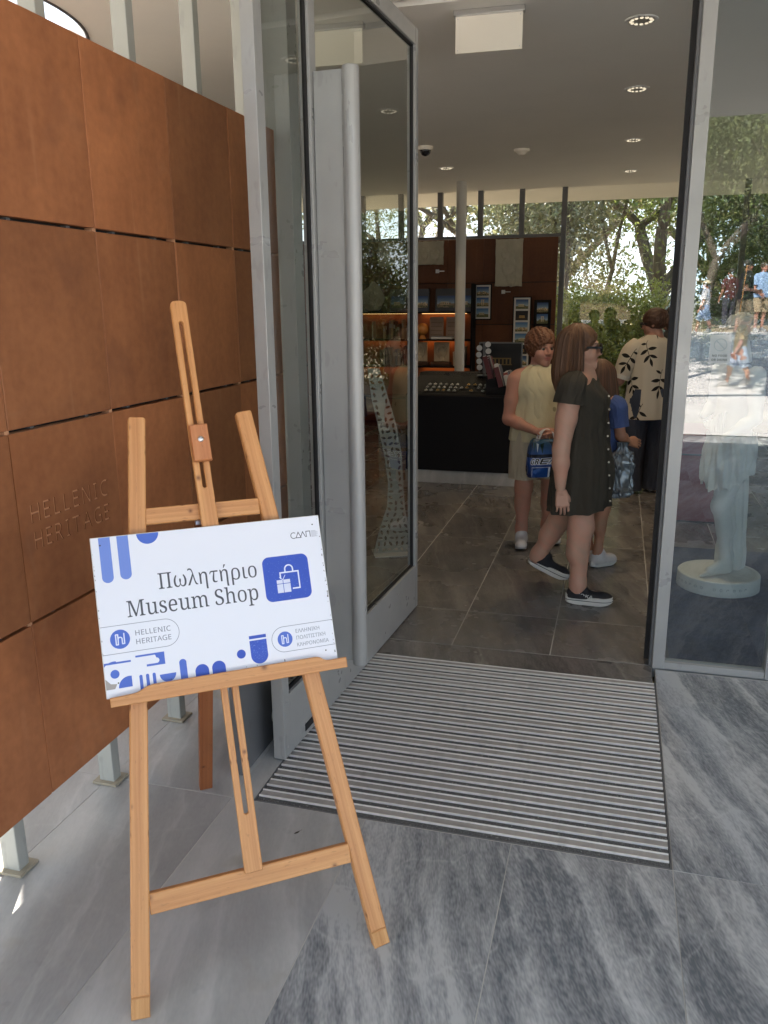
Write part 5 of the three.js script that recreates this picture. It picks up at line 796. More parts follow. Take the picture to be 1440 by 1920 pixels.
  const word = lettering('HOKA', 0.021, 0.0015); word.scale(1.25, 1, 1); word.rotateY(-Math.PI / 2); part(near, 'lettering', word, mRubberWhite, [-0.0405, 0.052, 0.03], [0.16, 0, 0.18]);
  for (const [p, r] of [[[-0.10, 0.10, 0.036], 0], [[0.185, 0.192, -0.224], 0.5]]) part(g, 'sock', loft([ring(p[0], p[1], p[2], 0.041, 0.045), ring(p[0], p[1] + 0.016, p[2], 0.041, 0.044)], 28, { th: 0.004 }), mShoeWhite);
}
{ // woman in the pale yellow top
  const g = thing('person', 'older woman in sleeveless pale yellow top with short reddish hair facing the door', 'person', null, [-0.520, 0, -1.97], 0.42);
  const rs = [-0.178, 1.195, 0], re = [-0.226, 0.925, 0.02], rw = [-0.075, 0.858, 0.19], ls = [0.178, 1.195, 0], le = [0.235, 0.93, 0.03], lw = [0.07, 0.845, 0.205];
  const o = { skin: SKIN2, torso: torsoF(0.915, 1.08, 0), lo: [-0.33, 0.04, -0.24], hi: [0.33, 1.36, 0.3],
    limbs: [armF(rs, re, rw, 1.08), armF(ls, le, lw, 1.08), legF([-0.09, 0.80, 0], [-0.10, 0.44, 0.03], [-0.105, 0.085, 0.02], 1.12), legF([0.09, 0.80, 0], [0.11, 0.44, 0.0], [0.115, 0.085, -0.06], 1.12)],
    hands: [handGeo(0.75, aim([-0.072, 0.856, 0.193], [0.9, -0.35, 0.3], [0.2, 1, 0.4]), SKIN2, 1), handGeo(0.75, aim([0.068, 0.844, 0.208], [-0.9, -0.3, 0.25], [-0.2, 1, 0.4]), SKIN2, -1)],
    head: { pos: [0, 1.408, 0.012], ry: 0.22, rx: 0.03, s: 1.04, fat: 0.004, brow: [0.16, 0.09, 0.05] } };
  part(g, 'body', bodyGeo(o), mSkin);
  const yel = cloth('pale_yellow_cloth', [0.60, 0.54, 0.37], { map: tex(256, 256, (u, v) => { const t = 0.96 + 0.05 * fbm(u, v, 3, 3, 3, 331); let d = 1; for (const [x, y] of [[0.2, 0.3], [0.62, 0.22], [0.45, 0.62], [0.83, 0.74], [0.12, 0.82]]) if (Math.hypot(u - x, v - y) < 0.016) d = 0.55; return [t * d, t * d, t * d * 0.95]; }) });
  part(g, 'top', loft([ring(0, 1.30, 0.0, 0.072, 0.066), ring(0, 1.272, 0.002, 0.122, 0.09), ring(0, 1.235, 0.006, 0.166, 0.108), ring(0, 1.15, 0.014, 0.180, 0.135), ring(0, 1.05, 0.016, 0.176, 0.136), ring(0, 0.93, 0.014, 0.190, 0.148), ring(0, 0.775, 0.012, 0.205, 0.160)], 80, { fold: (a, t) => t * (0.009 * Math.sin(a * 4 + 1) + 0.006 * Math.sin(a * 9)) + 0.002 * Math.sin(a * 5 + t * 16) }), yel);
  const cre = cloth('cream_cloth', [0.46, 0.41, 0.31]);
  for (const s of [-1, 1]) part(g, 'shorts_leg', loft([{ c: [s * 0.070, 0.86, 0], rx: 0.115, rz: 0.135 }, { c: [s * 0.092, 0.70, 0.008], rx: 0.112, rz: 0.128 }, { c: [s * 0.10, 0.50, 0.012], rx: 0.106, rz: 0.114 }], 48, { fold: (a, t) => 0.006 * t * Math.sin(a * 5 + s) }), cre);
  part(g, 'hair', inHead(shellHair({ r: [0.098, 0.108, 0.118], c: [0, 0.035, -0.024], face: [0.0, -0.055, 0.105], fr: [0.066, 0.098, 0.075], curl: 0.007, fq: 46, cutY: -0.20 }), o.headM), mHair([0.20, 0.075, 0.03]));
  shoe(g, P4([-0.105, 0.001, 0.03], -0.35), mShoeWhite, mShoeGrey, { len: 0.25, lace: mRubberWhite }); shoe(g, P4([0.115, 0.001, -0.05], 0.15), mShoeWhite, mShoeGrey, { len: 0.25, lace: mRubberWhite });
  for (const p of [[-0.105, 0.104, 0.02], [0.115, 0.104, -0.06]]) part(g, 'sock', loft([ring(p[0], p[1], p[2], 0.041, 0.046), ring(p[0], p[1] + 0.014, p[2], 0.042, 0.046)], 24, { th: 0.004 }), mBlack);
  const nk = new THREE.TorusGeometry(0.011, 0.0022, 6, 20); part(g, 'ring', nk, M('gold_ring', { color: lin(0.8, 0.55, 0.25), metalness: 1, roughness: 0.3 }), [0.0, 0.815, 0.245], [0.6, 1.2, 0]);
}
// carrier bags
function bagGeo(w, h, d, seed, crease) {
  const q = seed; return loft([ring(0, h, 0, w * 0.36, d * 0.30), ring(0, h * 0.90, 0, w * 0.44, d * 0.42), ring(0, h * 0.6, 0, w * 0.5, d * 0.5), ring(0, h * 0.25, 0, w * 0.51, d * 0.52), ring(0, h * 0.05, 0, w * 0.49, d * 0.45), ring(0, 0, 0, w * 0.40, d * 0.2), ring(0, 0.001, 0, w * 0.05, d * 0.03)], 72, { sub: 10, pow: 0.55, th: 0.0012, uvr: 1 / TAU, fold: (a, t) => crease * (pn(a * 2.2 + q, t * 9, 256, 256, q) + 0.6 * pn(a * 5 + q, t * 17 + a * 3, 256, 256, q + 2) + 0.35 * Math.sin(a * 14 + t * 5) * (1 - t)) });
}
{
  const pr = canvasTex(1024, 512, (c, W, H) => {
    const g = c.createLinearGradient(0, 0, 0, H); g.addColorStop(0, '#2d4f63'); g.addColorStop(0.45, '#2f57a8'); g.addColorStop(1, '#142a5e'); c.fillStyle = g; c.fillRect(0, 0, W, H);
    const q = rng(7); for (let k = 0; k < 2; k++) { const x = 20 + k * 512; c.fillStyle = '#0c1220'; c.fillRect(x - 20, 180, 500, 40); for (let i = 0; i < 9; i++) { c.fillStyle = ['#0d1a24', '#274a3c', '#cfdbe2', '#162f24'][i % 4]; c.beginPath(); c.moveTo(x + i * 52, 10 + 60 * q()); c.lineTo(x + i * 52 + 34, 10 + 60 * q()); c.lineTo(x + i * 52 + 22 + 20 * q(), 150 + 60 * q()); c.fill(); }
      c.font = 'italic bold 96px sans-serif'; c.lineWidth = 12; c.strokeStyle = '#e6edf6'; c.strokeText('GREECE', x + 22, 300); c.fillStyle = '#0b1526'; c.fillText('GREECE', x + 22, 300);
      c.strokeStyle = '#dfe7f2'; c.lineWidth = 6; c.strokeRect(x + 60, 340, 150, 130); c.fillStyle = '#1c4f9e'; c.fillRect(x + 64, 344, 142, 122); c.fillStyle = '#0b0f18'; c.fillRect(x + 214, 335, 230, 150); c.fillStyle = '#c7cfd6'; for (let i = 0; i < 4; i++) c.fillRect(x + 250 + i * 44, 380, 20, 70); c.beginPath(); c.arc(x + 340, 330, 60, Math.PI, 0); c.stroke(); } });
  const b = thing('shopping_bag', 'blue printed souvenir bag with the word GREECE held by the woman in pale yellow', 'bag', null, [-0.445, 0.545, -1.755], 0.5), bg = bagGeo(0.25, 0.27, 0.10, 3, 0.006), uv = bg.attributes.uv; for (let i = 0; i < uv.count; i++) uv.setXY(i, 0.47 - uv.getX(i), 1 - uv.getY(i) / 0.29);
  part(b, 'pouch', bg, M('printed_plastic', { map: pr, roughness: 0.32, side: THREE.DoubleSide }));
  for (const z of [-0.02, 0.02]) { const cv = new THREE.CatmullRomCurve3([V(-0.06, 0.265, z), V(-0.035, 0.315, z * 0.6), V(0, 0.33, 0), V(0.035, 0.315, z * 0.6), V(0.06, 0.265, z)]); part(b, 'handle', new THREE.TubeGeometry(cv, 20, 0.007, 6), mShoeWhite); }
}
{ // girl with long hair
  const g = thing('person', 'girl with long straight brown hair and blue shirt seen from behind', 'person', null, [-0.100, 0, -1.54], 2.62), h = 0.845;
  const rs = [-0.128, 1.075, 0], re = [-0.165, 0.895, 0.0], rw = [-0.150, 0.845, 0.12], ls = [0.128, 1.075, 0], le = [0.155, 0.88, 0.02], lw = [0.13, 0.78, 0.12];
  const o = { skin: SKIN3, torso: torsoF(0.82, 0.80, 0), lo: [-0.26, 0.04, -0.18], hi: [0.26, 1.2, 0.26], cell: 0.011,
    limbs: [armF(rs, re, rw, 0.82), armF(ls, le, lw, 0.82), legF([-0.065, 0.72, 0], [-0.062, 0.40, 0.01], [-0.055, 0.08, -0.01], 0.80), legF([0.065, 0.72, 0], [0.06, 0.40, 0.02], [0.05, 0.08, 0.05], 0.80)],
    hands: [handGeo(0.3, aim([-0.149, 0.842, 0.126], [-0.35, -0.25, 1], [0.3, 1, 0.2]).scale(V(0.85, 0.85, 0.85)), SKIN3, 1), handGeo(0.5, aim([0.13, 0.775, 0.122], [0, -0.8, 0.6], [-0.5, 0.3, 0.8]).scale(V(0.85, 0.85, 0.85)), SKIN3, -1)],
    head: { pos: [0, 1.245, 0.0], ry: -0.25, s: 0.97 } };
  part(g, 'body', bodyGeo(o), mSkin);
  const blue = cloth('blue_cloth', [0.055, 0.095, 0.26]);
  part(g, 'shirt', loft([ring(0, 1.162, 0, 0.056, 0.052), ring(0, 1.142, 0, 0.10, 0.07), ring(0, 1.10, 0.002, 0.142, 0.088), ring(0, 0.98, 0.004, 0.135, 0.095), ring(0, 0.85, 0.004, 0.138, 0.10), ring(0, 0.69, 0.004, 0.150, 0.112)], 64, { fold: (a, t) => 0.006 * t * Math.sin(a * 5) }), blue);
  for (const [s, e] of [[rs, re], [ls, le]]) part(g, 'sleeve', loft([{ c: [s[0] * 0.6, s[1] + 0.022, s[2]], rx: 0.052, rz: 0.060 }, { c: [s[0] * 1.0, s[1] + 0.008, s[2]], rx: 0.060, rz: 0.064 }, { c: mid(s, e, 0.3), rx: 0.061, rz: 0.064 }, { c: mid(s, e, 0.72), rx: 0.060, rz: 0.062 }], 32, { path: true }), blue);
  const navy = cloth('navy_cloth', [0.03, 0.035, 0.06]); for (const s of [-1, 1]) part(g, 'shorts_leg', loft([{ c: [s * 0.05, 0.74, 0], rx: 0.088, rz: 0.10 }, { c: [s * 0.064, 0.62, 0.004], rx: 0.084, rz: 0.094 }, { c: [s * 0.066, 0.50, 0.006], rx: 0.078, rz: 0.086 }], 36), navy);
  part(g, 'hair', inHead(hairGeo({ seed: 15, c: [0, 0.02, -0.014], rx: 0.088, ry: 0.106, rz: 0.108, phi0: 0.9, phi1: TAU - 0.9, len: () => 0.40, jag: 0.05, flare: 0.34, tuck: 0.0, sway: -0.03, np: 130 }), o.headM), mHair([0.16, 0.075, 0.04]));
  shoe(g, P4([-0.055, 0.001, 0.0], -0.3), mShoeWhite, mRubberWhite, { len: 0.225 }); shoe(g, P4([0.05, 0.001, 0.06], 0.5), mShoeWhite, mRubberWhite, { len: 0.225 });
  const b = thing('plastic_bag', 'crumpled shiny grey plastic bag hanging from the hand of the girl', 'bag', null, [0.06, 0.50, -1.44], 0.5);
  part(b, 'pouch', bagGeo(0.145, 0.30, 0.10, 9, 0.013), M('grey_plastic', { color: lin(0.20, 0.23, 0.26), roughness: 0.16, metalness: 0.5, side: THREE.DoubleSide })); part(b, 'gathered_top', loft([ring(0, 0.29, 0, 0.05, 0.032), ring(0, 0.325, 0, 0.030, 0.022), ring(0, 0.355, 0, 0.040, 0.026)], 40, { th: 0.001, fold: (a) => 0.006 * Math.sin(a * 9) }), M('grey_plastic', { color: lin(0.20, 0.23, 0.26), roughness: 0.16, metalness: 0.5, side: THREE.DoubleSide }));
}
const texLeaf = canvasTex(1024, 1024, (c, W) => {
  c.fillStyle = '#cfc6b6'; c.fillRect(0, 0, W, W); c.fillStyle = c.strokeStyle = '#0e0d0d'; const q = rng(23);
  const leaf = (x, y, a, l) => { c.save(); c.translate(x, y); c.rotate(a); c.beginPath(); c.moveTo(0, 0); c.quadraticCurveTo(l * 0.45, -l * 0.34, l, 0); c.quadraticCurveTo(l * 0.45, l * 0.34, 0, 0); c.fill(); c.restore(); };
  const twig = (x, y, a, s) => { for (const [ox, oy] of [[0, 0], [W, 0], [-W, 0], [0, W], [0, -W]]) { c.save(); c.translate(x + ox, y + oy); c.rotate(a); c.lineWidth = 5 * s; c.beginPath(); c.moveTo(0, 70 * s); c.quadraticCurveTo(8 * s, 0, 0, -110 * s); c.stroke(); leaf(0, -104 * s, -1.55, 82 * s); leaf(0, -72 * s, -0.65, 88 * s); leaf(0, -72 * s, -2.5, 84 * s); leaf(0, -20 * s, -0.25, 92 * s); leaf(0, -14 * s, -2.95, 90 * s); leaf(2, 34 * s, 0.3, 66 * s); c.restore(); } };
  for (let j = 0; j < 4; j++) for (let i = 0; i < 3; i++) twig((i + 0.5 + (j % 2) * 0.5) * W / 3 + (q() - 0.5) * 50, (j + 0.55) * W / 4 + (q() - 0.5) * 30, (q() - 0.5) * 1.1, 0.84 + 0.2 * q());
});
{ // woman in the leaf print blouse, from behind
  const g = thing('person', 'woman in white blouse with black leaf print and jeans seen from behind', 'person', null, [0.285, 0, -3.9], 3.55);
  const ls = [0.19, 1.315, 0], le = [0.27, 1.03, 0.03], lw = [0.20, 0.98, 0.25], rs = [-0.19, 1.315, 0], re = [-0.25, 1.03, 0.04], rw = [-0.17, 0.98, 0.25];
  const o = { skin: SKIN4, torso: torsoF(1.0, 1.0, 0), lo: [-0.34, 0.05, -0.2], hi: [0.34, 1.46, 0.32], cell: 0.013, limbs: [armF(ls, le, lw, 1.05), armF(rs, re, rw, 1.05), legF([-0.09, 0.88, 0], [-0.1, 0.48, 0.01], [-0.1, 0.08, 0], 1.0), legF([0.09, 0.88, 0], [0.1, 0.48, 0.02], [0.105, 0.08, 0.03], 1.0)],
    hands: [handGeo(0.5, aim([0.198, 0.98, 0.255], [-0.2, -0.1, 1], [-0.6, 1, 0]), SKIN4, -1), handGeo(0.5, aim([-0.168, 0.98, 0.255], [0.2, -0.1, 1], [0.6, 1, 0]), SKIN4, 1)], head: { pos: [0, 1.525, 0.0], ry: 0.92, rx: 0.12, s: 1.0 } };
  part(g, 'body', bodyGeo(o), mSkin);
  const t = texLeaf.clone(); t.repeat.set(0.95, 0.95); const bl = M('leaf_cloth', { map: t, roughness: 0.85, side: THREE.DoubleSide, color: lin(0.9, 0.88, 0.84) });
  part(g, 'blouse', loft([ring(0, 1.43, -0.005, 0.064, 0.058), ring(0, 1.40, -0.01, 0.115, 0.08), ring(0, 1.355, -0.01, 0.185, 0.105), ring(0, 1.25, -0.004, 0.20, 0.125), ring(0, 1.05, 0.0, 0.198, 0.135), ring(0, 0.88, 0.0, 0.202, 0.145), ring(0, 0.69, 0.0, 0.214, 0.155)], 72, { uvr: 0.2, fold: (a, t2) => t2 * (0.010 * Math.sin(a * 5 + 1) + 0.006 * Math.sin(a * 11)) }), bl);
  for (const [s, e] of [[ls, le], [rs, re]]) { const sg = Math.sign(s[0]); const sl = part(g, 'sleeve', loft([{ c: [sg * 0.13, 1.355, 0], rx: 0.065, rz: 0.07 }, { c: mid(s, e, 0.1), rx: 0.076, rz: 0.082 }, { c: mid(s, e, 0.5), rx: 0.082, rz: 0.088 }, { c: mid(s, e, 0.84), rx: 0.074, rz: 0.080 }], 40, { path: true, uvr: 0.08 }), bl); part(sl, 'cuff', loft([{ c: mid(s, e, 0.80), rx: 0.078, rz: 0.084 }, { c: mid(s, e, 0.93), rx: 0.077, rz: 0.083 }], 40, { path: true }), cloth('cuff_cloth', [0.58, 0.55, 0.49])); }
  const jean = cloth('denim', [0.045, 0.056, 0.085]); for (const s of [-1, 1]) part(g, 'trouser_leg', loft([{ c: [s * 0.072, 0.96, 0], rx: 0.112, rz: 0.13 }, { c: [s * 0.09, 0.80, 0], rx: 0.110, rz: 0.125 }, { c: [s * 0.10, 0.48, 0.01], rx: 0.095, rz: 0.105 }, { c: [s * 0.104, 0.03, 0.01], rx: 0.094, rz: 0.112 }], 44, { fold: (a, t2) => 0.006 * Math.sin(a * 3 + t2 * 14) * t2 }), jean);
  part(g, 'hair', inHead(shellHair({ r: [0.094, 0.100, 0.114], c: [0, 0.038, -0.02], curl: 0.006, fq: 26, cutY: -0.17, face: [0, -0.05, 0.11], fr: [0.07, 0.09, 0.09], extra: join([fEll([0, -0.045, -0.165], [0.045, 0.085, 0.055], [0.35, 0, 0]), fEll([0, 0.0, -0.135], [0.035, 0.035, 0.035])], 0.03), lo: [-0.15, -0.2, -0.26] }), o.headM), mHair([0.10, 0.042, 0.022]));
  glasses(g, o.headM, mBlack);
  for (const [x, r] of [[-0.1, -0.2], [0.105, 0.2]]) shoe(g, P4([x, 0.001, 0.02], r), mShoeGrey, mRubberWhite, { len: 0.25 });
}
// plainer figure: standing or walking, with shirt, shorts or trousers
function figure(label, pos, ry, o) {
  const g = thing('person', label, 'person', null, pos, ry), k = o.k, b = o.b ?? 1, sw = o.stride ?? 0, S = (p) => p.map((c) => c * k), arm = o.arm ?? [[0.24, 1.05, 0.02], [0.24, 0.84, 0.12]], arm2 = o.arm2 ?? arm;
  const sh = (s) => S([s * 0.19, 1.36, 0]), el = (s, a) => S([s * a[0][0], a[0][1], a[0][2]]), wr = (s, a) => S([s * a[1][0], a[1][1], a[1][2]]);
  const leg = (s, f) => [S([s * 0.09, 0.89, 0]), S([s * 0.095, 0.49, 0.02 + f * 0.18]), S([s * 0.095, 0.085 + Math.max(0, -f) * 0.10, f * 0.26])];
  const L = leg(1, sw), Rr = leg(-1, -sw), spec = { skin: o.skin, torso: torsoF(k, k * b, 0), lo: S([-0.42, 0.03, -0.42]), hi: S([0.42, 1.48, 0.5]), cell: o.cell ?? 0.021 * k, limbs: [armF(sh(1), el(1, arm), wr(1, arm), k * 1.05), armF(sh(-1), el(-1, arm2), wr(-1, arm2), k * 1.05), legF(...L, k), legF(...Rr, k)],
    hands: [handGeo(0.5, aim(wr(1, arm), sub(wr(1, arm), el(1, arm)), [-0.3, 0.2, 1]).scale(V(k, k, k)), o.skin, -1), handGeo(0.5, aim(wr(-1, arm2), sub(wr(-1, arm2), el(-1, arm2)), [0.3, 0.2, 1]).scale(V(k, k, k)), o.skin, 1)], head: { pos: S([0, 1.585, 0.01]), s: o.hs ?? k, ry: o.hry ?? 0 } };
  part(g, 'body', bodyGeo(spec), mSkin);
  const sm = cloth('shirt_cloth', o.shirt), lm = cloth('trouser_cloth', o.pants), r = (y, rx, rz) => ring(0, y * k, 0, rx * k * b, rz * k * b);
  part(g, 'shirt', loft([r(1.475, 0.066, 0.06), r(1.445, 0.12, 0.085), r(1.40, 0.19, 0.108), r(1.28, 0.205, 0.13), r(1.08, 0.195, 0.14), r(0.86, 0.205, 0.15)], 48, { fold: (a, t) => 0.008 * t * Math.sin(a * 5 + k * 9) }), sm);
  for (const [s, a] of [[1, arm], [-1, arm2]]) part(g, 'sleeve', loft([{ c: S([s * 0.14, 1.40, 0]), rx: 0.066 * k, rz: 0.07 * k }, { c: mid(sh(s), el(s, a), 0.12), rx: 0.075 * k, rz: 0.08 * k }, { c: mid(sh(s), el(s, a), 0.7), rx: 0.077 * k, rz: 0.08 * k }], 28, { path: true }), sm);
  for (const q of [L, Rr]) { const e = o.long ? mid(q[1], q[2], 0.93) : mid(q[0], q[1], 0.98); part(g, o.long ? 'trouser_leg' : 'shorts_leg', loft(o.long ? [{ c: addv(q[0], [0, 0.07 * k, 0]), rx: 0.11 * k, rz: 0.125 * k }, { c: mid(q[0], q[1], 0.4), rx: 0.105 * k, rz: 0.118 * k }, { c: q[1], rx: 0.082 * k, rz: 0.088 * k }, { c: e, rx: 0.074 * k, rz: 0.08 * k }] : [{ c: addv(q[0], [0, 0.07 * k, 0]), rx: 0.112 * k, rz: 0.127 * k }, { c: mid(q[0], q[1], 0.4), rx: 0.112 * k, rz: 0.122 * k }, { c: e, rx: 0.105 * k, rz: 0.110 * k }], 32, { path: true }), lm); }
  if (o.hair) part(g, 'hair', inHead(shellHair({ r: [0.086, 0.096, 0.106], curl: 0.006, fq: 30, cutY: -0.13, ...o.hairO }), spec.headM), mHair(o.hair));
  if (o.cap) { const c = new THREE.SphereGeometry(0.1, 24, 12, 0, TAU, 0, Math.PI / 2); c.scale(0.95, 0.95, 1.12); c.translate(0, 0.045, -0.015); const p = new THREE.CylinderGeometry(0.085, 0.085, 0.006, 24, 1, false, -Math.PI / 2, Math.PI); p.scale(1, 1, 1.15); p.translate(0, 0.05, 0.065); part(g, 'cap', inHead(merge([c, p]), spec.headM), cloth('cap_cloth', o.cap)); }
  if (o.shades) glasses(g, spec.headM, mBlack, mBlack);
  for (const [q, f] of [[L, sw], [Rr, -sw]]) shoe(g, P4([q[2][0], q[2][1] - 0.084 * k, q[2][2] + 0.01], 0, f < 0 ? 0.3 * -f : 0), o.shoes ?? mShoeGrey, mRubberWhite, { len: 0.27 * k });
  return g;
}
figure('person in dark clothes mostly hidden behind the right door post', [0.50, 0, -4.75], -1.45, { k: 0.98, skin: SKIN4, shirt: [0.02, 0.02, 0.025], pants: [0.02, 0.02, 0.03], long: true, hair: [0.02, 0.015, 0.012], shoes: M('brown_leather', { color: lin(0.10, 0.055, 0.03), roughness: 0.5 }), cell: 0.018 });
const GY_ = (x, z) => groundY(x, z) + 0.014;
figure('boy in white T-shirt, light cap and blue shorts walking, mirrored in the right window', [1.96, GY_(1.96, 18), 18], -1.35, { k: 0.76, hs: 0.9, skin: SKIN2, shirt: [0.75, 0.76, 0.80], pants: [0.30, 0.42, 0.66], cap: [0.72, 0.66, 0.48], hair: [0.10, 0.06, 0.03], stride: 0.9, shoes: mShoeWhite });
{ const x = 2.72, z = 17; figure('man in black T-shirt and sunglasses mirrored in the right window', [x, GY_(x, z), z], 1.5, { k: 1.02, b: 1.1, skin: SKIN2, shirt: [0.02, 0.02, 0.025], pants: [0.28, 0.23, 0.16], hair: [0.10, 0.085, 0.075], shades: true, stride: 0.5, arm: [[0.27, 1.08, -0.06], [0.2, 1.03, 0.2]] });
  const s = thing('walking_stick', 'long pale orange walking stick held upright by the man in black T-shirt', 'stick', null, [x - 0.16, GY_(x, z), z - 0.33]); s.rotation.z = -0.06; part(s, 'shaft', cyl(0.011, 0.009, 1.62, 12, 0, 0.81, 0), M('orange_wood', { color: lin(0.75, 0.36, 0.12), roughness: 0.5 })); part(s, 'tip', cyl(0.012, 0.01, 0.04, 12, 0, 0.02, 0), mBlack); }
figure('man in light blue shirt with his back turned, mirrored at the right edge', [3.5, GY_(3.5, 20), 20], 2.7, { k: 1.03, b: 1.12, skin: SKIN2, shirt: [0.30, 0.46, 0.70], pants: [0.40, 0.32, 0.21], hair: [0.09, 0.06, 0.04], arm: [[0.25, 1.06, 0.05], [0.2, 0.95, 0.22]] });
figure('person in dark red top standing under the trees, mirrored in the window', [2.95, GY_(2.95, 22), 22], -0.6, { k: 0.97, skin: SKIN4, shirt: [0.09, 0.02, 0.025], pants: [0.05, 0.05, 0.08], long: true, hair: [0.03, 0.02, 0.015] });
figure('person with straw coloured top and pale blue shorts mirrored close behind', [1.98, GY_(1.98, 11.3), 11.3], -1.5, { k: 0.72, hs: 0.86, skin: SKIN2, shirt: [0.42, 0.30, 0.14], pants: [0.46, 0.55, 0.70], hair: [0.16, 0.11, 0.06], stride: 0.9 });
// ---------------------------------------------------------------- plaster statue behind the right window
{
  const st = thing('statue', 'white plaster statue of a draped standing figure on a round base behind the right window', 'statue', null, [0.675, 0, -1.30], -1.12);
  const mP = M('plaster', { color: lin(0.80, 0.81, 0.75), roughness: 0.85, map: tex(256, 256, (u, v) => { const t = 0.9 + 0.14 * fbm(u, v, 4, 4, 5, 401); return [t, t, t * 0.98]; }) });
  const b = []; for (const [r, y] of [[0, 0], [0.232, 0], [0.242, 0.006], [0.240, 0.09], [0.232, 0.098], [0.205, 0.098], [0.196, 0.086], [0, 0.086]]) b.push(new THREE.Vector2(r, y)); part(st, 'base', new THREE.LatheGeometry(b, 72), mP);
  const marks = []; for (let i = 0; i < 13; i++) { if (i === 6) continue; const a = -0.15 + i * 0.155, t = new THREE.TorusGeometry(0.007, 0.002, 5, 12, i % 3 ? TAU : 4); t.rotateY(a); t.translate(0.2395 * Math.sin(a), 0.052, 0.2395 * Math.cos(a)); marks.push(t); } part(st, 'inscription', merge(marks), M('plaster_grey', { color: lin(0.28, 0.30, 0.28), roughness: 0.9 })).userData.kind = 'stuff';
  const k = 0.90, S = (p) => p.map((c) => c * k + 0), up = (p) => { const q = S(p); q[1] += 0.09; return q; };
  // bare leg with foot to the front, second leg set back, torso, arm stump, head
  const toes = []; for (let i = 0; i < 5; i++) toes.push(fCap(up([0.055 - i * 0.018 + 0.02, 0.02, 0.145 - i * 0.012]), up([0.06 - i * 0.02 + 0.02, 0.014, 0.185 - i * 0.016]), 0.013 * k - i * 0.0008, 0.011 * k - i * 0.0008));
  const foot = join([fCap(up([0.055, 0.045, -0.03]), up([0.06, 0.032, 0.10]), 0.036 * k, 0.030 * k), fCap(up([0.055, 0.09, -0.01]), up([0.06, 0.04, 0.11]), 0.036 * k, 0.028 * k), ...toes], 0.014);
  const f = join([join(torsoF(1, 1.02, 0).map((q) => (x, y, z) => q(x / k, (y - 0.09) / k, z / k) * k), 0.05)], 0.01), hd = up([0.01, 1.60, 0.02]);
  const legs = join([legF(up([0.085, 0.88, 0.0]), up([0.07, 0.49, 0.075]), up([0.055, 0.08, -0.01]), 0.98 * k), legF(up([-0.085, 0.88, -0.02]), up([-0.07, 0.47, -0.05]), up([-0.05, 0.06, -0.10]), 0.98 * k)], 0.02), arms = join([armF(up([0.20, 1.36, 0]), up([0.29, 1.10, 0.04]), up([0.27, 0.98, 0.22]), 1.05 * k), armF(up([-0.20, 1.36, 0]), up([-0.27, 1.12, -0.02]), up([-0.25, 1.05, 0.06]), 1.05 * k)], 0.02);
  const all = (x, y, z) => smin(smin(smin(f(x, y, z), legs(x, y, z), 0.02), foot(x, y, z), 0.02), arms(x, y, z), 0.02);
  const body = sdfMesh(all, [-0.32, 0.07, -0.24], [0.34, 1.36, 0.30], 0.0095, () => [1, 1, 1]), hm = new THREE.Matrix4().compose(V(...hd), new THREE.Quaternion().setFromEuler(new THREE.Euler(0.12, 0.35, 0)), V(k, k, k));
  const head = headGeo({ skin: [1, 1, 1], lips: [1, 1, 1], brow: [1, 1, 1] }); head.splice(1).forEach((q) => { const c = q.attributes.color; for (let i = 0; i < c.array.length; i++) c.array[i] = 1; head.push(q); }); head.forEach((q) => { q.applyMatrix4(hm); });
  const fig = merge([body, ...head].map((q) => { q.deleteAttribute('uv'); q.deleteAttribute('color'); return q; })); part(st, 'figure', fig, mP);
  part(st, 'hair', inHead(shellHair({ r: [0.088, 0.098, 0.108], curl: 0.014, fq: 50, cutY: -0.14 }), hm), mP);
  // cloth round the hips with a ragged lower edge that hangs to one side
  const cl = loft([ring(0, 0.965, 0.0, 0.150, 0.120), ring(0.005, 0.90, 0.005, 0.158, 0.132), ring(0.01, 0.82, 0.012, 0.160, 0.140), ring(0.012, 0.735, 0.014, 0.150, 0.138)], 110, { sub: 9, th: 0.012, fold: (a, t) => 0.008 * Math.sin(a * 9 + t * 9) * (0.4 + t) + 0.005 * Math.sin(a * 23 + t * 4), drop: (a, t) => -t * t * (0.10 * Math.max(0, Math.cos(a - 1.1)) - 0.05 * Math.max(0, Math.cos(a - 3.6)) + 0.012 * Math.sin(a * 17) + 0.010 * Math.sin(a * 31)) });
  part(st, 'hip_cloth', cl, mP);
  const pl = []; for (let i = 0; i < 9; i++) { const c = new THREE.CatmullRomCurve3([V(0.10 - i * 0.026, 1.19 - 0.012 * i, 0.125 + 0.012 * Math.sin(i)), V(0.11 - i * 0.026, 1.08, 0.14), V(0.12 - i * 0.024, 0.98 + 0.012 * i, 0.148)].map((p) => V(p.x * k, (p.y - 0.09) * k + 0.11, p.z * k))); pl.push(new THREE.TubeGeometry(c, 12, 0.009, 7)); } part(st, 'pleats', merge(pl), mP).userData.kind = 'stuff';
  // support with hanging cloth behind the second leg
  const su2 = loft([ring(-0.085, 0.88, -0.09, 0.06, 0.065), ring(-0.09, 0.6, -0.115, 0.062, 0.07), ring(-0.095, 0.35, -0.125, 0.068, 0.072), ring(-0.095, 0.10, -0.13, 0.074, 0.074), ring(-0.095, 0.088, -0.13, 0.02, 0.02)].map((q) => ({ ...q })), 80, { pow: 0.7, th: 0.01, fold: (a, t) => 0.006 * Math.sin(a * 7 + t * 3) + (t > 0.62 ? 0.004 : 0) });
  part(st, 'support', su2, mP);
}
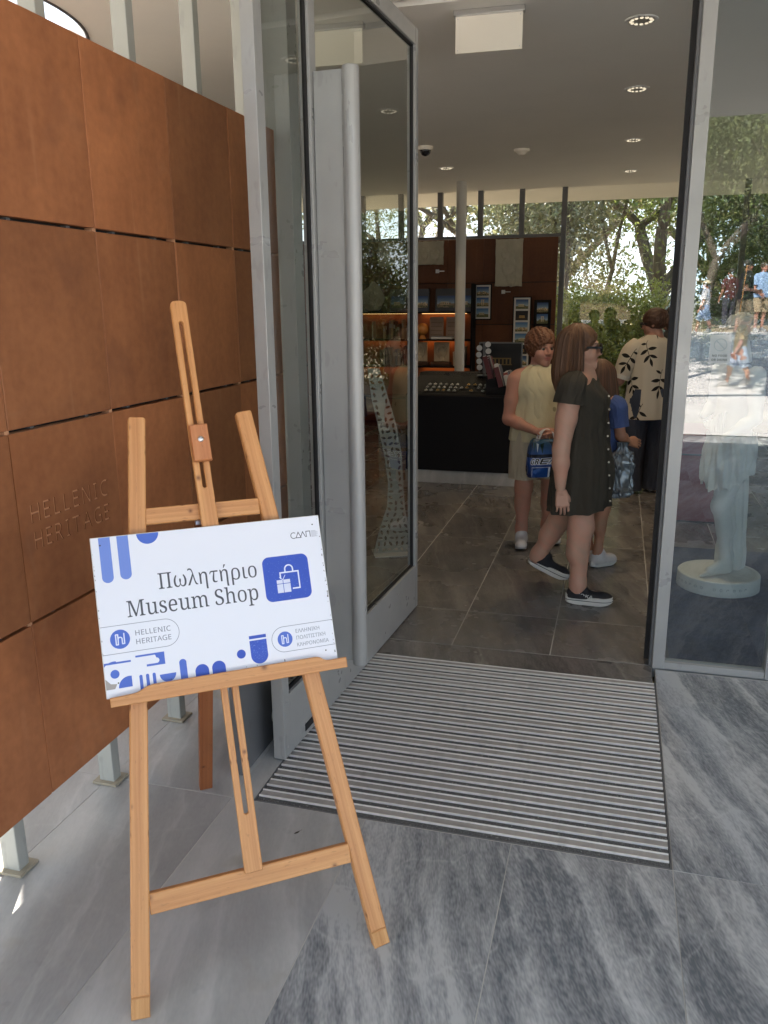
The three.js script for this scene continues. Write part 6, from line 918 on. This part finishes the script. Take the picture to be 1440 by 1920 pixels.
// ---------------------------------------------------------------- trees and bushes
const leafMats = [[0.10, 0.15, 0.05], [0.18, 0.24, 0.075], [0.24, 0.27, 0.14], [0.23, 0.25, 0.15], [0.30, 0.36, 0.09]].map((c) => M('leaf', { color: lin(...c), roughness: 0.75, transmission: 0.6, thickness: 0, side: THREE.DoubleSide }));
const texBark = tex(256, 256, (u, v) => { const t = 0.5 + 0.6 * fbm(u, v, 12, 4, 4, 501) + 0.2 * fbm(u, v, 40, 12, 2, 505); return mixc([0.045, 0.038, 0.032], [0.20, 0.17, 0.14], clamp(t, 0, 1)); });
const mBark = M('bark', { map: texBark, roughness: 0.95, bumpMap: texBark, bumpScale: 0.03 });
function leafCluster(n, len, wid, rad, seed) {
  const q = rng(seed), pos = [], idx = [];
  for (let i = 0; i < n; i++) { const c = V(q() - 0.5, q() - 0.5, q() - 0.5).multiplyScalar(2 * rad), d = V(q() - 0.5, q() - 0.62, q() - 0.5).normalize(), s = V(q() - 0.5, q() - 0.5, q() - 0.5).cross(d).normalize(), u = V().crossVectors(d, s), b = pos.length / 3, l = len * (0.7 + 0.6 * q()), w = wid * (0.7 + 0.6 * q());
    for (const [a, e, h] of [[0, 0, 0], [0.5, 0.5, 0.12], [1, 0, 0], [0.5, -0.5, 0.12]]) { const p = c.clone().addScaledVector(d, a * l).addScaledVector(s, e * w).addScaledVector(u, h * w); pos.push(p.x, p.y, p.z); } idx.push(b, b + 1, b + 2, b, b + 2, b + 3); }
  const g = new THREE.BufferGeometry(); g.setAttribute('position', new THREE.Float32BufferAttribute(pos, 3)); g.setIndex(idx); g.computeVertexNormals(); return g;
}
const clusters = [leafCluster(9, 0.075, 0.032, 0.13, 1), leafCluster(9, 0.085, 0.022, 0.15, 2), leafCluster(10, 0.11, 0.055, 0.2, 3), leafCluster(14, 0.19, 0.10, 0.42, 4), leafCluster(14, 0.085, 0.040, 0.24, 5), leafCluster(14, 0.10, 0.026, 0.26, 6)];
function tube(a, b, ra, rb, seg = 8, wob = 0, q = R0) {
  const m = a.clone().lerp(b, 0.5).add(V(q() - 0.5, q() - 0.5, q() - 0.5).multiplyScalar(wob)), c = new THREE.QuadraticBezierCurve3(a, m, b), n = 7, g = new THREE.TubeGeometry(c, n, 1, seg), p = g.attributes.position; let k = 0;
  for (let i = 0; i <= n; i++) { const o = c.getPointAt(i / n), r = lerp(ra, rb, i / n); for (let j = 0; j <= seg; j++, k++) { const v = V().fromBufferAttribute(p, k).sub(o).multiplyScalar(r * (1 + 0.12 * Math.sin(j * 2.3 + i))).add(o); p.setXYZ(k, v.x, v.y, v.z); } }
  g.computeVertexNormals(); const uv = g.attributes.uv; for (let i = 0; i < uv.count; i++) uv.setXY(i, uv.getY(i) * Math.max(1, Math.round(ra * 8)), uv.getX(i) * a.distanceTo(b) * 0.8); return g;
}
function tree(label, x, z, o) {
  const q = rng(o.seed), y = groundY(x, z) - 0.05, t = thing('tree', label, 'tree', null, [x, y, z]), geos = [], tips = [];
  const grow = (a, dir, len, r, d) => { const b = a.clone().addScaledVector(dir, len); geos.push(tube(a, b, r, r * 0.68, d < 2 ? 12 : 7, len * 0.16, q)); if (d >= o.depth) { tips.push(b, a.clone().lerp(b, 0.55)); return; } if (d >= 2) tips.push(a.clone().lerp(b, 0.7));
    const n = d === 0 ? (o.fork ?? 3) : 2 + (q() > 0.45 ? 1 : 0); for (let i = 0; i < n; i++) { const s = o.spread * (0.7 + 0.6 * q()), az = (i / n + q() * 0.35) * TAU, e = V(Math.cos(az) * s, 0.55 + 0.5 * q() + (o.lift ?? 0), Math.sin(az) * s).addScaledVector(dir, 0.55).normalize(); grow(b.clone(), e, len * (0.62 + 0.25 * q()), r * 0.62, d + 1); } };
  const dir = V(...(o.lean ?? [0, 1, 0])).normalize(); grow(V(0, 0, 0), dir, o.trunk, o.r, 0);
  part(t, 'trunk', merge(geos), mBark);
  const M4 = new THREE.Matrix4(), per = Math.ceil(o.n / tips.length), N = per * tips.length, im = new THREE.InstancedMesh(clusters[o.leaf ?? 0], leafMats[o.mat ?? 0], N), c = new THREE.Color(); let k = 0;
  for (const p of tips) for (let i = 0; i < per; i++) { const a = V(q() + q() - 1, (q() + q() - 1) * 0.8 - (o.sag ?? 0) * q(), q() + q() - 1).multiplyScalar(o.puff ?? 0.7).add(p), s = 0.7 + 0.8 * q(); M4.compose(a, new THREE.Quaternion().setFromEuler(new THREE.Euler(q() * 6.3, q() * 6.3, q() * 6.3)), V(s, s, s)); im.setMatrixAt(k, M4); const b = 0.75 + 0.5 * q(); im.setColorAt(k++, c.setRGB(b * (0.95 + 0.25 * q()), b, b * 0.9)); }
  im.name = 'crown'; im.userData.kind = 'stuff'; im.castShadow = im.receiveShadow = true; t.add(im); return t;
}
function bush(label, x, z, o) {
  const q = rng(o.seed), t = thing('bush', label, 'bush', null, [x, groundY(x, z) - 0.03, z]), geos = [], M4 = new THREE.Matrix4(), im = new THREE.InstancedMesh(clusters[o.leaf ?? 0], leafMats[o.mat ?? 1], o.n), c = new THREE.Color();
  for (let i = 0; i < 9; i++) geos.push(tube(V(0, 0, 0), V((q() - 0.5) * o.w * 0.8, o.h * (0.5 + 0.4 * q()), (q() - 0.5) * o.d * 0.8), 0.02, 0.006, 5, 0.2, q)); part(t, 'stems', merge(geos), mBark);
  const lumps = [...Array(9)].map(() => [(q() - 0.5) * o.w * 0.75, o.h * (0.25 + 0.5 * q()), (q() - 0.5) * o.d * 0.7, 0.22 + 0.16 * q()]);
  for (let k = 0; k < o.n; k++) { const l = lumps[Math.floor(q() * 9)], d = V(q() - 0.5, q() - 0.5, q() - 0.5).normalize().multiplyScalar(Math.cbrt(q())), a = V(l[0] + d.x * o.w * l[3], Math.max(0.05, l[1] + d.y * o.h * l[3] * 1.3), l[2] + d.z * o.d * l[3]), s = 0.7 + 0.8 * q(); M4.compose(a, new THREE.Quaternion().setFromEuler(new THREE.Euler(q() * 6.3, q() * 6.3, q() * 6.3)), V(s, s, s)); im.setMatrixAt(k, M4); const b = 0.75 + 0.5 * q(); im.setColorAt(k, c.setRGB(b * (1 + 0.2 * q()), b, b * 0.85)); }
  im.name = 'leaves'; im.userData.kind = 'stuff'; im.castShadow = im.receiveShadow = true; t.add(im);
}
// behind the shop
tree('large old tree with a thick forking trunk behind the right of the rear window', 0.66, -13.2, { seed: 3, trunk: 1.9, r: 0.22, depth: 4, fork: 3, spread: 1.0, lift: -0.25, n: 1150, puff: 0.95, sag: 0.9, mat: 1, leaf: 4, lean: [0.02, 1, 0.05] });
tree('young tree with a thin pale trunk in the middle of the rear window', -0.50, -13.6, { seed: 7, trunk: 2.4, r: 0.06, depth: 3, fork: 2, spread: 0.5, lift: 0.3, n: 420, puff: 0.8, sag: 1.0, mat: 1, leaf: 4, lean: [0.12, 1, 0] });
tree('dark leaning tree at the left edge of the rear window', -0.38, -11.8, { seed: 14, trunk: 1.5, r: 0.11, depth: 3, fork: 3, spread: 0.55, lift: 0.3, n: 520, puff: 0.9, sag: 0.7, mat: 3, leaf: 4, lean: [-0.55, 1, 0.05] });
tree('grey green olive tree behind the high windows above the relief', -2.3, -13.0, { seed: 17, trunk: 2.0, r: 0.15, depth: 4, fork: 3, spread: 1.0, lift: -0.2, n: 900, puff: 0.9, sag: 0.7, mat: 3, leaf: 5 });
tree('olive tree behind the high windows left of the column', -4.4, -14.0, { seed: 23, trunk: 2.1, r: 0.15, depth: 4, fork: 3, spread: 1.0, lift: -0.2, n: 800, puff: 0.9, sag: 0.6, mat: 2, leaf: 5 });
tree('tree behind the high windows seen through the door glass', -7.2, -15.5, { seed: 29, trunk: 2.2, r: 0.15, depth: 4, fork: 3, spread: 0.8, n: 1800, puff: 0.8, mat: 2, leaf: 5 });
tree('tall tree behind the shop seen past the right window', 3.0, -14.0, { seed: 31, trunk: 1.9, r: 0.18, depth: 4, fork: 4, spread: 1.0, lift: -0.25, n: 1500, puff: 0.95, sag: 0.9, mat: 0, leaf: 4 });
tree('far tree deep behind the rear window', 2.2, -19, { seed: 37, trunk: 2.9, r: 0.2, depth: 4, fork: 4, spread: 1.0, lift: -0.25, n: 260, puff: 1.2, sag: 1.0, mat: 1, leaf: 3 });
tree('far tree deep behind the left half of the rear window', -1.8, -20, { seed: 38, trunk: 2.9, r: 0.2, depth: 4, fork: 4, spread: 1.0, lift: -0.25, n: 240, puff: 1.2, sag: 1.0, mat: 3, leaf: 3 });
bush('yellow green bush below the middle of the rear window', -0.05, -11.4, { seed: 41, w: 1.5, h: 1.85, d: 1.1, n: 2600, mat: 4 });
bush('green bush at the left edge of the rear window', -1.05, -11.0, { seed: 43, w: 1.2, h: 1.75, d: 1.0, n: 1900, mat: 4 });
bush('green bush behind the woman in the leaf print blouse', 0.95, -11.6, { seed: 47, w: 1.5, h: 1.75, d: 1.1, n: 2300, mat: 1 });
bush('low bush outside the rear window on the far right', 2.5, -11.8, { seed: 49, w: 1.7, h: 1.5, d: 1.1, n: 2000, mat: 0 });
bush('tall loose shrub behind the middle of the rear window', 0.1, -16, { seed: 51, w: 4.2, h: 4.2, d: 1.6, n: 420, mat: 2, leaf: 4 });
bush('tall loose shrub behind the left part of the rear window', -2.2, -16.5, { seed: 52, w: 4.2, h: 4.4, d: 1.6, n: 400, mat: 3, leaf: 4 });
bush('tall loose shrub seen past the right window', 2.7, -13.2, { seed: 54, w: 2.9, h: 3.6, d: 1.4, n: 1700, mat: 0, leaf: 4 });
bush('tall loose shrub outside the rear right corner of the shop', 4.9, -12.6, { seed: 55, w: 2.6, h: 3.4, d: 1.4, n: 1500, mat: 1, leaf: 4 });
// in front of the canopy, off to the left: its crown throws dappled shade on the square
tree('slender tree before the canopy throwing dappled shade onto the square', -1.7, 7.2, { seed: 91, trunk: 3.8, r: 0.12, depth: 3, fork: 4, spread: 1.0, lift: -0.1, n: 900, puff: 1.1, mat: 1, leaf: 3 });
// across the square, mirrored in the glass
tree('dark forked tree on the slope mirrored beside the door post', 2.35, 22.5, { seed: 53, trunk: 2.0, r: 0.17, depth: 4, fork: 3, spread: 0.9, n: 2600, puff: 1.0, sag: 0.5, mat: 1, leaf: 2, lean: [0.12, 1, 0] });
tree('broad green tree across the square mirrored in the right window', 4.3, 26, { seed: 59, trunk: 1.5, r: 0.2, depth: 4, fork: 4, spread: 1.0, lift: -0.2, n: 5200, puff: 1.25, sag: 0.9, mat: 1, leaf: 3 });
tree('dense tree farther up the slope across the square', 6.6, 29, { seed: 61, trunk: 1.6, r: 0.22, depth: 4, fork: 4, spread: 1.0, lift: -0.2, n: 5200, puff: 1.3, sag: 0.9, mat: 0, leaf: 3 });
tree('grey green tree up the slope left across the square', 0.6, 29, { seed: 67, trunk: 1.6, r: 0.2, depth: 4, fork: 4, spread: 1.0, lift: -0.2, n: 4500, puff: 1.25, sag: 0.9, mat: 2, leaf: 3 });
tree('tall tree on the hill top across the square', 4.6, 37, { seed: 71, trunk: 2.2, r: 0.26, depth: 4, fork: 4, spread: 1.0, lift: -0.1, n: 6000, puff: 1.7, sag: 1.0, mat: 0, leaf: 3 });
tree('tree on the hill top to the left across the square', 1.5, 38, { seed: 72, trunk: 2.2, r: 0.26, depth: 4, fork: 4, spread: 1.0, lift: -0.1, n: 5000, puff: 1.7, sag: 1.0, mat: 1, leaf: 3 });
tree('tree far right across the square', 10.5, 33, { seed: 73, trunk: 1.8, r: 0.24, depth: 4, fork: 4, spread: 1.0, lift: -0.1, n: 4200, puff: 1.4, sag: 0.9, mat: 1, leaf: 3 });
tree('tree far left across the square', -5.5, 31, { seed: 79, trunk: 1.8, r: 0.24, depth: 4, fork: 4, spread: 1.0, lift: -0.1, n: 4000, puff: 1.4, sag: 0.9, mat: 1, leaf: 3 });
bush('brownish dry shrub on the slope mirrored at the right edge of the window', 4.55, 25.5, { seed: 83, w: 2.6, h: 2.2, d: 1.8, n: 1500, mat: 3, leaf: 2 });
scene.updateMatrixWorld(true);
renderer.render(scene, camera);
